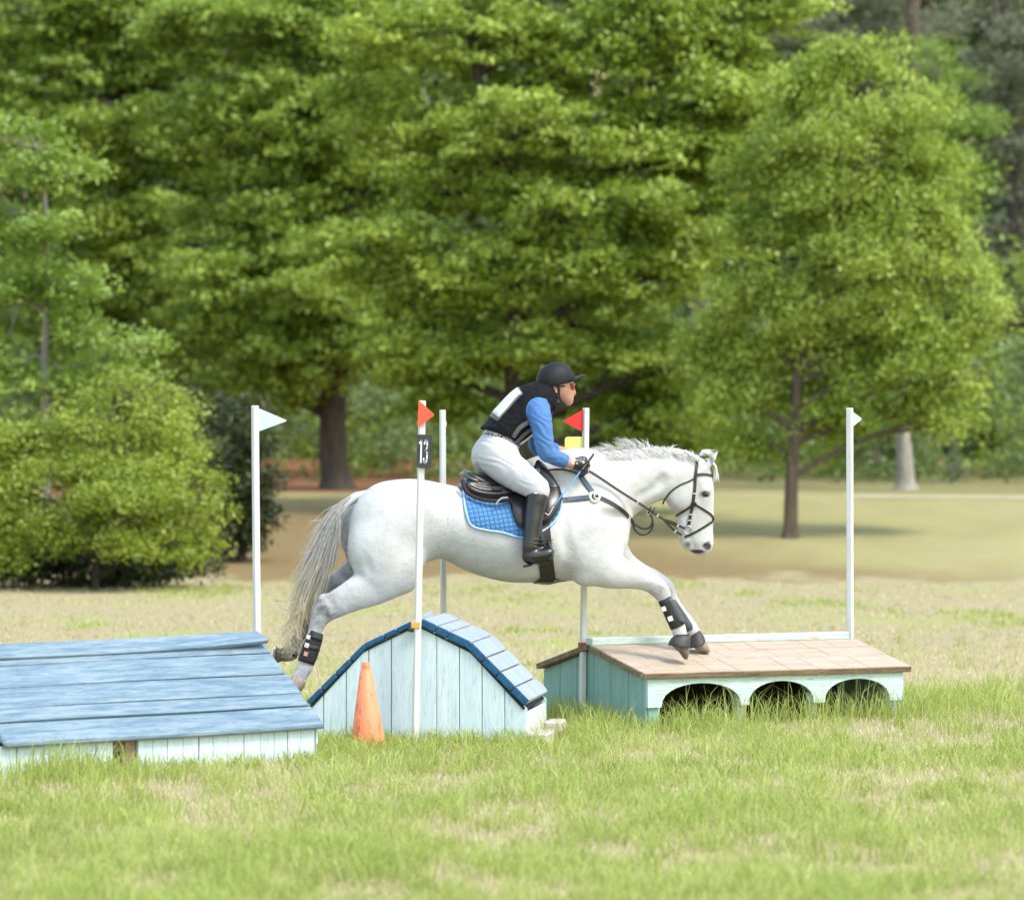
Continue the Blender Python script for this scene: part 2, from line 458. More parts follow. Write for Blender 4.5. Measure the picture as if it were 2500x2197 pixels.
# ------------------------------------------------------------------ middle obstacle: pale blue gable with rounded shingle boards
th2 = R(6)                                                       # its ridge runs away from the camera
O2 = Vector(((1018 - UC) * 35.3 / F, 35.3, 0.0))
ob2 = thing('humped_roof_jump', 'pale blue house shaped jump with dark blue edged shingle boards, behind the orange cone', 'jump', O2, -th2, 'cross-country jumps')
fr2 = Matrix.Translation(O2) @ Matrix.Rotation(-th2, 4, 'Z')      # local y = along the ridge away from the camera
L2 = 1.27
k2 = 35.3 / F
def p2(u, v): return ((u - 1018) * k2, Z0 - (v - VH) * k2)
PR, PK, PE = p2(1018, 1506), p2(1151, 1569), p2(1293, 1711)      # ridge, knee, eave (outer roof line)
def side(m):
    r, kx, e = Vector((PR[0], 0, PR[1])), Vector((m * PK[0], 0, PK[1])), Vector((m * PE[0], 0, PE[1]))
    segs = []
    d1 = (kx - r); n1 = d1.length; d1.normalize()
    cuts = [0.095 / 1, 0.375, 0.60, 1.0]
    if m < 0: cuts = [0.10, 0.40, 0.63, 1.0]
    for a, b in zip(cuts[:-1], cuts[1:]): segs.append((r + d1 * n1 * a, r + d1 * n1 * b))
    d2 = (e - kx); n2 = d2.length; d2.normalize()
    for a, b in ((0, .255), (.255, .5), (.5, .755), (.755, 1.0)): segs.append((kx + d2 * n2 * a, kx + d2 * n2 * b))
    return segs
def shingle(a, b, m):
    d = (b - a); w = d.length - 0.006; d.normalize()
    up = Vector((-d.z, 0, d.x)); up = up if up.z > 0 else -up
    # board with its far end cut to a rounded tip and a soft top edge
    n = 9; out = []
    L = L2 + random.uniform(-0.04, 0.03)
    for i in range(n):
        tt = i / (n - 1) * math.pi
        out.append((-w / 2 * math.cos(tt), L - 0.09 + 0.09 * math.sin(tt) ** 0.8))
    poly = [(-w / 2, 0.0), (w / 2, 0.0)] + out[::-1]
    vs = []; npt = len(poly)
    for zz in (-0.040, 0.0):
        for q in poly:
            lift = 0.010 * math.sin(q[1] * 2.5 + m) + 0.012 * (q[1] / L) ** 2 if zz == 0 else 0
            vs.append((q[0], q[1], zz + lift))
    fs = [tuple(range(npt - 1, -1, -1)), tuple(range(npt, 2 * npt))] + [(i, (i + 1) % npt, (i + 1) % npt + npt, i + npt) for i in range(npt)]
    me = mesh('shingle_board', vs, fs); bevel(me, 0.009, 2)
    me.materials.append(M_SHINGLE); me.materials.append(M_DARKBLUE)
    for pl in me.polygons:
        if pl.center.y < 0.012: pl.material_index = 1
    lf = frame_from((a + b) / 2 + Vector((0, -0.02, 0)), d, Vector((0, 1, 0)), up * 1.0) if d.cross(Vector((0, 1, 0))).dot(up) > 0 else frame_from((a + b) / 2 + Vector((0, -0.02, 0)), -d, Vector((0, 1, 0)), up)
    o = bpy.data.objects.new('shingle_board', me); COL.objects.link(o)
    o.parent = ob2; o.matrix_parent_inverse = world_of(ob2).inverted(); o.matrix_basis = fr2 @ lf
for m in (1, -1):
    for a, b in side(m): shingle(a, b, m)
# gable boards (front) following the roof line
def roofz(x):
    ax = abs(x)
    if ax < PK[0]: z = PR[1] + (PK[1] - PR[1]) * ax / PK[0]
    else: z = PK[1] + (PE[1] - PK[1]) * (ax - PK[0]) / (PE[0] - PK[0])
    return z - 0.043 if ax < PK[0] else z - 0.056
zb2 = Z0 - (1806 - VH) * k2
for yoff, nm in ((0.0, 'gable_board'), (L2 - 0.09, 'back_board')):
    x = PE[0] - 0.012
    while x > -PE[0] + 0.02:
        w = min(0.1405, x + PE[0] - 0.008)
        x0, x1 = x - w + 0.0045, x
        top = [(q, roofz(q)) for q in sorted({x0, x1, *[c for c in (PK[0], -PK[0], 0.0) if x0 < c < x1]}, reverse=True)]
        me = prism(nm, [(x0, zb2), (x1, zb2)] + top, yoff + random.uniform(-0.0015, 0.0015), yoff + 0.022, 0.0025)
        put(nm, me, M_PALEBLUE, ob2, fr2)
        x -= w
for m in (1, -1):
    for k in range(8):
        y0 = 0.024 + k * 0.146; y1 = min(y0 + 0.142, L2 - 0.095)
        if y1 - y0 < 0.03: continue
        me = box('side_board', 0.02, y1 - y0, PE[1] - 0.07 - zb2, 0.002, (m * (PE[0] - 0.025), (y0 + y1) / 2, (PE[1] - 0.07 + zb2) / 2))
        put('side_board', me, M_ENDWHITE, ob2, fr2)
# black felt under the boards and the foundation timbers
for m in (1, -1):
    poly = [(0, PR[1] - 0.047), (m * PK[0], PK[1] - 0.047), (m * (PE[0] - 0.022), PE[1] - 0.038), (m * (PE[0] - 0.034), PE[1] - 0.050), (m * PK[0] * 0.99, PK[1] - 0.060), (0, PR[1] - 0.056)]
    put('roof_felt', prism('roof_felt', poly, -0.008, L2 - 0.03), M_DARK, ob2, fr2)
put('sill_beam', box('sill_beam', 2 * PE[0] - 0.1, 0.08, 0.09, 0.004, (0, 0.09, 0.0)), M_OLDWOOD, ob2, fr2)
put('sill_beam', box('sill_beam', 2 * PE[0] - 0.1, 0.08, 0.09, 0.004, (0, L2 - 0.2, 0.0)), M_OLDWOOD, ob2, fr2)
put('skid', box('skid', 0.17, 1.0, 0.075, 0.010, (PE[0] + 0.035, 0.44, 0.045)), M_PINKBEAM, ob2, fr2)
put('skid', box('skid', 0.11, 0.34, 0.07, 0.012, (PE[0] + 0.10, 0.62, 0.095)), M_PINKBEAM, ob2, fr2)
bme = box('ridge_bracket', 0.075, 0.03, 0.028, 0.006, ((985 + 28 - 1018) * k2, -0.028, Z0 - (1537 - VH) * k2))
put('ridge_bracket', bme, M_BRACKET, ob2, fr2)

# ------------------------------------------------------------------ right obstacle: teal box with plank deck and arched front
th3 = R(30)
O3 = Vector(((1449 - UC) * 37.35 / F, 37.35, 0.0))
fr3 = obst_frame(O3, th3)
ob3 = thing('arched_deck_jump', 'teal jump with bare wood deck and three dark arches, under the front hooves', 'jump', O3, th3, 'cross-country jumps')
L3, W3, zr3, ze3 = 1.97, 0.68, 0.545, 0.385
zg3 = -0.02
s3 = Vector((0, -W3, ze3 - zr3)); s3l = s3.length; s3d = s3.normalized(); n3 = Vector((0, s3d.z, -s3d.y)); n3 = n3 if n3.z > 0 else -n3
rowsd = [(0.05, 0.27), (0.274, 0.535), (0.539, 1.03)]
rowsd = [(0.04, 0.32), (0.325, 0.60), (0.605, 1.03)]
for r_, (a, b) in enumerate(rowsd):
    x = -0.04; stop = L3 + 0.05; off = (0.10, 0.16, 0.05)[r_]
    first = True
    while x < stop - 0.02:
        w = 0.205 + random.uniform(-0.012, 0.012)
        if first: w = off + 0.06; first = False
        x1 = min(x + w, stop)
        p = Vector(((x + x1) / 2, 0, zr3)) + s3d * s3l * (a + b) / 2 + n3 * (-0.018 + random.uniform(-0.0012, 0.0012))
        plank_obj('deck_board', ob3, fr3, p, Vector((1, 0, 0)), -s3d, n3, (x1 - x - 0.0022, s3l * (b - a) - 0.004, 0.036), M_DECK, 0.0022)
        x = x1
# old boards' ends show along the gable and on the far slope
for k in range(4):
    bd = Vector((0, W3, ze3 - zr3)).normalized(); nb = Vector((0, -bd.z, bd.y))
    p = Vector((L3 / 2, 0, zr3 - 0.018)) + bd * (0.10 + k * 0.165)
    plank_obj('back_plank', ob3, fr3, p, Vector((1, 0, 0)), bd, nb, (L3 + 0.10, 0.160, 0.036), M_OLDWOOD, 0.004)
for k in range(4):
    p = Vector((-0.048, 0, zr3)) + s3d * (0.115 + k * 0.160) - n3 * 0.020
    plank_obj('edge_block', ob3, fr3, p, Vector((1, 0, 0)), -s3d, n3, (0.012, 0.156, 0.040), M_OLDWOOD, 0.003)
p = Vector((L3 / 2, -W3 - 0.022, ze3 - 0.024))
plank_obj('eave_trim', ob3, fr3, p, Vector((1, 0, 0)), -s3d, n3, (L3 + 0.09, 0.014, 0.036), M_OLDWOOD, 0.003)
put('ridge_beam', box('ridge_beam', L3 + 0.03, 0.085, 0.050, 0.006, (L3 / 2 - 0.02, 0.0, zr3 + 0.014)), M_TEALPALE, ob3, fr3)
swap = Matrix(((0, 1, 0, 0), (1, 0, 0, 0), (0, 0, 1, 0), (0, 0, 0, 1)))
nbd = 6
for xo in (0.0, L3 - 0.02):
    for k in range(nbd):
        y0 = -W3 + 0.03 + k * (2 * W3 - 0.06) / nbd; y1 = y0 + (2 * W3 - 0.06) / nbd - 0.006
        hz = lambda y: zr3 - 0.042 - abs(y) * (zr3 - ze3) / W3
        ymid = [0.0] if y0 < 0 < y1 else []
        poly = [(y0, zg3), (y1, zg3), (y1, hz(y1))] + [(q, hz(q)) for q in ymid] + [(y0, hz(y0))]
        put('gable_board', prism('gable_board', poly, xo, xo + 0.018, 0.0025), M_TEAL, ob3, fr3 @ swap)
put('corner_post', box('corner_post', 0.07, 0.035, 0.36, 0.004, (0.05, -W3 + 0.035, 0.165)), M_TEAL, ob3, fr3)
# arched apron
zt, zbm = ze3 - 0.045, 0.0
kz = 37.2 / F
def apx(X): return (X - 590) / (1857 - 590) * L3
top_h = lambda x: ze3 - 0.036
bot = ze3 - 0.228
pts = [(0.0, top_h(0)), (L3, top_h(L3)), (L3, bot)]
for (c, hw, pk) in ((apx(1625), 0.255, 0.15), (apx(1245), 0.25, 0.15), (apx(850), 0.30, 0.15)):
    for i in range(15):
        tt = i / 14 * math.pi
        pts.append((c + hw * math.cos(tt), bot + pk * math.sin(tt) ** 0.8 if 0 < i < 14 else bot))
pts.append((0.0, bot))
from mathutils.geometry import tessellate_polygon
def prism_tess(name, poly, y0, y1):
    n = len(poly)
    tri = tessellate_polygon([[Vector((p[0], p[1], 0)) for p in poly]])
    vs = [(p[0], y0, p[1]) for p in poly] + [(p[0], y1, p[1]) for p in poly]
    fs = [t for t in tri] + [tuple(i + n for i in reversed(t)) for t in tri] + [(i, i + n, (i + 1) % n + n, (i + 1) % n) for i in range(n)]
    return recalc(mesh(name, vs, fs))
put('arched_apron', prism_tess('arched_apron', pts, -W3 + 0.0, -W3 + 0.030), M_TEALPALE, ob3, fr3)
for X, w in ((638, 0.075), (1062, 0.07), (1418, 0.06), (1818, 0.075)):
    put('leg', box('leg', w, 0.05, 0.26, 0.003, (apx(X), -W3 + 0.06, 0.095)), M_TEALPALE, ob3, fr3)
put('shade_floor', box('shade_floor', L3 - 0.1, 1.2, 0.02, 0, (L3 / 2, 0.0, 0.012)), M_DARK, ob3, fr3)  # near-black sheet added as the shade on the ground inside the arches
put('shade_wall', box('shade_wall', L3 - 0.1, 0.02, 0.5, 0, (L3 / 2, 0.05, 0.25)), M_DARK, ob3, fr3)  # black panel painting the unlit hollow behind the arches

# ------------------------------------------------------------------ flag posts
def flag_post(label, Y, base, top, wpx, parts, rot=0.0):
    """base/top: pixel of the foot and of the top centre; parts: callables adding children"""
    b = W(base[0], base[1], Y); tp = W(top[0], top[1], Y)
    b.z = min(b.z, gz1(b.x, Y) - 0.05)
    t = thing('flag_post', label, 'flag post', (b.x, b.y, gz1(b.x, Y)), 0, 'flag posts')
    ax = (tp - b); L = ax.length; ez = ax.normalized(); ey = Vector((0, 1, 0)); ex = ey.cross(ez).normalized(); ey = ez.cross(ex)
    q = Matrix.Rotation(rot, 4, 'Z')
    fr = frame_from(b, ex, ey, ez) @ q
    w = wpx * Y / F / (abs(math.cos(rot)) + abs(math.sin(rot)))
    put('post', box('post', w, w, L, w * 0.12, (0, 0, L / 2)), M_POLE, t, fr)
    for f in parts: f(t, Y, w)
    return t
def rounded(pts, r, n=4):
    out = []; k = len(pts)
    for i in range(k):
        p, a, b = np.array(pts[i]), np.array(pts[i - 1]), np.array(pts[(i + 1) % k])
        da = (a - p) / np.linalg.norm(a - p); db = (b - p) / np.linalg.norm(b - p)
        rr = r[i] if isinstance(r, (list, tuple)) else r
        for j in range(n + 1):
            t = j / n
            out.append(tuple((1 - t) ** 2 * (p + da * rr) + 2 * t * (1 - t) * p + t * t * (p + db * rr)) if rr else tuple(p))
            if not rr: break
    return out
def plate(name, pts, r, mat, dy=0.0, th=0.006, label=None, turn=0.0):
    def f(t, Y, w):
        kk = (Y + dy) / F
        poly = rounded(pts, r)
        c = sum(p[0] for p in poly) / len(poly), sum(p[1] for p in poly) / len(poly)
        me = prism(name, [((p[0] - c[0]) * kk, -(p[1] - c[1]) * kk) for p in poly], -th / 2, th / 2)
        o = put(name, me, mat, t, Matrix.Translation(W(c[0], c[1], Y + dy)))
        if label: o['label'] = label
        f.obj = o
    return f
def stroke(me_list, pts, wpx, kk, c, y):
    for (a, b) in zip(pts[:-1], pts[1:]):
        a = np.array(a, float); b = np.array(b, float); d = (b - a) / np.linalg.norm(b - a); s = np.array([-d[1], d[0]]) * wpx / 2; e = d * wpx * 0.35
        poly = [a - e - s, b + e - s, b + e + s, a - e + s]
        me_list.append(prism('digit', [((p[0] - c[0]) * kk, -(p[1] - c[1]) * kk) for p in poly], y - 0.0006, y))
def sign13(t, Y, w):
    plate('number_sign', [(1019, 1060.5), (1055.5, 1061.5), (1052, 1144.5), (1016.5, 1141)], [5, 8, 6, 4], M_SIGNBLACK, -w * 0.8, 0.005)(t, Y, w)
    sg = t.children[-1]
    kk = (Y - w * 0.8) / F; c = (1036, 1102); ms = []
    one = [(1024.6, 1082), (1028.8, 1074.5), (1027.4, 1129)]
    stroke(ms, one, 3.7, kk, c, -0.004)
    three = [(1036.4, 1084), (1037.6, 1077), (1040.3, 1074), (1043, 1078), (1043.2, 1090), (1040.8, 1097.5), (1038.6, 1099.5), (1041, 1101.5), (1042.7, 1108), (1042.0, 1122), (1039.6, 1129.5), (1036.4, 1130), (1034.4, 1125.5), (1034.2, 1119)]
    stroke(ms, three, 3.6, kk, c, -0.0045)
    me = joinm('digits', ms)
    put('digits', me, M_WHITEPRINT, sg, Matrix.Translation(W(c[0], c[1], Y - w * 0.8)))
def clamp(u0, v0, u1, v1, mat, yo=0.0):
    def f(t, Y, w):
        kk = Y / F
        me = box('clamp', (u1 - u0) * kk, w * 1.5, (v1 - v0) * kk, 0.003)
        put('clamp', me, mat, t, Matrix.Translation(W((u0 + u1) / 2, (v0 + v1) / 2, Y)))
    return f
flag_post('white post with a white flag pointing right, behind the blue plank ramp', 34.95, (630, 1700), (622.5, 990), 20.5,
          [plate('flag', [(630, 996), (703, 1027), (630, 1054)], [0, 7, 0], M_FLAGWHITE)], R(28))
flag_post('white post with red flag and number 13 sign, before the pale blue gable', 35.17, (1013.2, 1833), (1031, 978), 18.5,
          [plate('flag', [(1022, 977), (1062, 1013), (1019.5, 1044)], [4, 6, 4], M_FLAGORANGE, -0.032), sign13,
           clamp(1003.5, 1518, 1025.5, 1533, M_CLAMPORANGE)], R(12))
flag_post('plain white post behind the croup of the grey horse, its flag seen edge on', 37.42, (1083.5, 1775), (1080.5, 1001), 16.6,
          [plate('flag', [(1088, 1024), (1091, 1034), (1088, 1046)], 0, M_FLAGWHITE)], R(20))
flag_post('white post with red flag and yellow board, behind the rider\'s hands', 37.42, (1421.5, 1776), (1430.5, 996), 18.2,
          [plate('flag', [(1425, 999), (1374, 1028), (1425, 1056)], [0, 5, 0], M_FLAGRED),
           plate('number_board', [(1379, 1066), (1425, 1066), (1425, 1113), (1379, 1113)], [8, 0, 0, 5], M_YELLOW),
           clamp(1411.5, 1568, 1432.5, 1581, M_CLAMPRED)], R(24))
flag_post('rightmost white post, small white flag, standing behind the teal arched jump', 38.5, (2076, 1750), (2074.5, 996), 19.0,
          [plate('flag', [(2083, 1006), (2106, 1023), (2083, 1041)], [0, 6, 0], M_FLAGWHITE)], R(-24))

# ------------------------------------------------------------------ traffic cone
cb = W(899, 1838, 34.85); kc = 34.85 / F
cone = thing('traffic_cone', 'faded scuffed orange traffic cone in the grass by the pale blue gable', 'cone', cb)
def cone_material():
    t = NT('faded orange'); v = t.coord((1, 1, 1), rnd=False); n = t.noise(v, 9, 4); n2 = t.noise(t.coord((1, 1, .35), rnd=False), 26, 5, .7)
    c = t.mix(n, (0.78, 0.19, 0.07), (0.84, 0.27, 0.13)); m = t.ramp(n2, [(0.54, 0.0), (0.68, 0.8)])
    t.color(t.mix(m, c, (0.22, 0.06, 0.03))); t.rough(0.55); t.bump(n2, 0.1, 0.003); return t.m
M_CONE = cone_material()
prof = [(0.118, -0.03), (0.116, 0.015), (0.106, 0.06), (0.036, 0.498), (0.0285, 0.502), (0.0285, 0.517), (0.0265, 0.522), (0.026, 0.552), (0.020, 0.553), (0.019, 0.52)]
ns = 32; vs = []
for (r_, z) in prof:
    for i in range(ns):
        a = i * 2 * math.pi / ns
        vs.append((r_ * math.cos(a) - 0.028 * z, r_ * math.sin(a), z))
fs = [(j * ns + i, j * ns + (i + 1) % ns, (j + 1) * ns + (i + 1) % ns, (j + 1) * ns + i) for j in range(len(prof) - 1) for i in range(ns)]
put('cone_body', mesh('cone_body', vs, fs, True), M_CONE, cone, Matrix.Translation(cb))
put('cone_base', box('cone_base', 0.27, 0.27, 0.025, 0.008, (0, 0, -0.012)), M_CONE, cone, Matrix.Translation(cb))
# ------------------------------------------------------------------ implicit surfaces: smooth unions of tapered elliptic limbs
class Field:
    def __init__(s, lo, hi, h):
        s.lo = np.array(lo, float); s.h = h
        s.n = np.ceil((np.array(hi) - s.lo) / h).astype(int) + 1
        s.D = np.full(s.n, 0.5, np.float32)
    def sub(s, lo, hi):
        i0 = np.maximum(0, np.floor((np.array(lo) - s.lo) / s.h).astype(int)); i1 = np.minimum(s.n, np.ceil((np.array(hi) - s.lo) / s.h).astype(int) + 1)
        if np.any(i1 <= i0): return None
        ax = [(s.lo[k] + s.h * np.arange(i0[k], i1[k])).astype(np.float32) for k in range(3)]
        return (slice(i0[0], i1[0]), slice(i0[1], i1[1]), slice(i0[2], i1[2])), ax[0][:, None, None], ax[1][None, :, None], ax[2][None, None, :]
    def comb(s, sl, d, k, op='add'):
        A = s.D[sl]
        if op == 'add':
            h = np.maximum(k - np.abs(A - d), 0) / k; s.D[sl] = np.minimum(A, d) - h * h * k * 0.25
        else:
            d = -d; h = np.maximum(k - np.abs(A - d), 0) / k; s.D[sl] = np.maximum(A, d) + h * h * k * 0.25
    def seg(s, p0, p1, r0, r1, k=0.02, op='add', infl=0.0):
        p0, p1 = np.array(p0, float), np.array(p1, float)
        r0 = np.array(r0, float) + infl; r1 = np.array(r1, float) + infl      # (in-plane radius, lateral radius)
        m = max(r0.max(), r1.max()) + k * 1.2 + 0.02
        g = s.sub(np.minimum(p0, p1) - m, np.maximum(p0, p1) + m)
        if g is None: return
        sl, X, Y, Z = g
        d = p1 - p0; L2 = float(d @ d) + 1e-9
        t = np.clip(((X - p0[0]) * d[0] + (Y - p0[1]) * d[1] + (Z - p0[2]) * d[2]) / L2, 0, 1)
        rv = r0[0] + (r1[0] - r0[0]) * t; rb = r0[1] + (r1[1] - r0[1]) * t
        qx = X - p0[0] - d[0] * t; qy = Y - p0[1] - d[1] * t; qz = Z - p0[2] - d[2] * t
        qp2 = qx * qx + qz * qz; qb2 = qy * qy
        k0 = np.sqrt(qp2 / rv ** 2 + qb2 / rb ** 2); k1 = np.sqrt(qp2 / rv ** 4 + qb2 / rb ** 4) + 1e-6
        s.comb(sl, np.where(k0 < 0.3, (k0 - 1) * np.minimum(rv, rb), k0 * (k0 - 1) / k1), k, op)
    def ell(s, c, r, ang=0.0, k=0.03, op='add', infl=0.0, cut=None):
        c = np.array(c, float); r = np.array(r, float) + infl; m = r.max() + k * 1.2 + 0.02
        g = s.sub(c - m, c + m)
        if g is None: return
        sl, X, Y, Z = g
        ca, sa = math.cos(ang), math.sin(ang)
        x, y, z = X - c[0], Y - c[1], Z - c[2]
        xr = x * ca + z * sa; zr = -x * sa + z * ca
        k0 = np.sqrt((xr / r[0]) ** 2 + (y / r[1]) ** 2 + (zr / r[2]) ** 2)
        k1 = np.sqrt((xr / r[0] ** 2) ** 2 + (y / r[1] ** 2) ** 2 + (zr / r[2] ** 2) ** 2) + 1e-6
        s.comb(sl, np.where(k0 < 0.3, (k0 - 1) * r.min(), k0 * (k0 - 1) / k1), k, op)
    def chain(s, rows, n=None, k=0.02, first_k=None, infl=0.0, op='add'):
        """rows of (x, y, z, r_inplane, r_lateral)"""
        P = catmull(rows, n or (len(rows) - 1) * 4 + 1)
        for i, (a, b) in enumerate(zip(P[:-1], P[1:])):
            s.seg(a[:3], b[:3], a[3:5], b[3:5], first_k if (first_k and i < 2) else k, op, infl)
    def value(s, P):
        """trilinear"""
        q = (np.asarray(P, float) - s.lo) / s.h; q = np.clip(q, 0, s.n - 1.001); i = q.astype(int); f = q - i
        o = 0
        for a in (0, 1):
            for b in (0, 1):
                for c in (0, 1):
                    w = (f[:, 0] if a else 1 - f[:, 0]) * (f[:, 1] if b else 1 - f[:, 1]) * (f[:, 2] if c else 1 - f[:, 2])
                    o = o + w * s.D[i[:, 0] + a, i[:, 1] + b, i[:, 2] + c]
        return o
    def grad(s, P):
        P = np.asarray(P, float); e = s.h
        g = np.stack([s.value(P + np.eye(3)[k] * e) - s.value(P - np.eye(3)[k] * e) for k in range(3)], -1)
        return g / (np.linalg.norm(g, axis=1)[:, None] + 1e-9)
    def surf_b(s, a, z, side=-1):
        """lateral coordinate of the first surface met at (a, z) coming from that side; nan when none"""
        j = np.arange(s.n[1]) if side < 0 else np.arange(s.n[1])[::-1]
        out = np.full(len(a), np.nan)
        for q in range(len(a)):
            B = s.lo[1] + s.h * j
            col = s.value(np.stack([np.full(len(B), a[q]), B, np.full(len(B), z[q])], -1))
            hit = np.where(col < 0)[0]
            if len(hit) == 0: continue
            h = hit[0]
            if h == 0: out[q] = B[0]; continue
            t = col[h - 1] / (col[h - 1] - col[h]); out[q] = B[h - 1] + (B[h] - B[h - 1]) * t
        return out
    def surface(s, smooth=2):
        D = s.D; S = D < 0
        cs = [(i, j, k) for i in (0, 1) for j in (0, 1) for k in (0, 1)]
        sh = [slice(0, -1), slice(1, None)]
        cnt = sum(S[sh[i], sh[j], sh[k]].astype(np.int8) for i, j, k in cs)
        act = np.argwhere((cnt > 0) & (cnt < 8))
        idx = np.full(cnt.shape, -1, np.int64); idx[tuple(act.T)] = np.arange(len(act))
        val = {c: D[act[:, 0] + c[0], act[:, 1] + c[1], act[:, 2] + c[2]] for c in cs}
        pos = np.zeros((len(act), 3)); num = np.zeros(len(act))
        for a in cs:
            for ax in range(3):
                if a[ax]: continue
                b = tuple(1 if q == ax else a[q] for q in range(3))
                va, vb = val[a], val[b]; m = (va < 0) != (vb < 0)
                t = np.where(m, va / np.where(m, va - vb, 1), 0)
                for q in range(3): pos[:, q] += np.where(m, a[q] + (t if q == ax else 0), 0)
                num += m
        V = s.lo + s.h * (act + pos / num[:, None])
        Q = []
        for ax in range(3):
            u, w = (ax + 1) % 3, (ax + 2) % 3
            A = [slice(None)] * 3; B = [slice(None)] * 3; A[ax] = slice(0, -1); B[ax] = slice(1, None)
            e = np.argwhere(S[tuple(A)] != S[tuple(B)])
            e = e[(e[:, u] > 0) & (e[:, w] > 0) & (e[:, u] < s.n[u] - 1) & (e[:, w] < s.n[w] - 1)]
            ins = S[e[:, 0], e[:, 1], e[:, 2]]
            def cell(du, dw):
                c = e.copy(); c[:, u] += du; c[:, w] += dw; return idx[c[:, 0], c[:, 1], c[:, 2]]
            q = np.stack([cell(-1, -1), cell(0, -1), cell(0, 0), cell(-1, 0)], 1)
            q[~ins] = q[~ins][:, ::-1]
            Q.append(q)
        Q = np.concatenate(Q); Q = Q[(Q >= 0).all(1)]
        E = np.concatenate([Q[:, [0, 1]], Q[:, [1, 2]], Q[:, [2, 3]], Q[:, [3, 0]]]); E = np.concatenate([E, E[:, ::-1]])
        deg = np.bincount(E[:, 0], minlength=len(V))[:, None]
        for lam in (0.5, -0.52) * smooth:
            L = np.stack([np.bincount(E[:, 0], weights=V[E[:, 1], q], minlength=len(V)) for q in range(3)], 1) / np.maximum(deg, 1)
            V = V + lam * (L - V)
        return V, Q

# ------------------------------------------------------------------ the horse's own frame: a along the body, b to its left (away from the camera), z up
YAW = R(14)
OH = np.array([0.0, 36.97])
Aax = np.array([math.cos(YAW), math.sin(YAW)]); Bax = np.array([-math.sin(YAW), math.cos(YAW)])
HF = Matrix.Translation((OH[0], OH[1], 0)) @ Matrix.Rotation(YAW, 4, 'Z')
def H(u, v, b=0.0):
    """point of the horse's frame at lateral offset b that the photo shows at (u, v)"""
    k = (u - UC) / F
    ox, oy = OH[0] + b * Bax[0], OH[1] + b * Bax[1]
    a = (k * oy - ox) / (Aax[0] - k * Aax[1])
    Y = oy + a * Aax[1]
    return np.array([a, b, Z0 - (v - VH) * Y / F])
PX = 37.0 / F                      # metres per photo pixel at the horse
def hc(rows):
    """(u, v, r px, r lateral m, b m) -> chain rows"""
    return [(*H(u, v, b), r * PX, rb) for (u, v, r, rb, b) in rows]

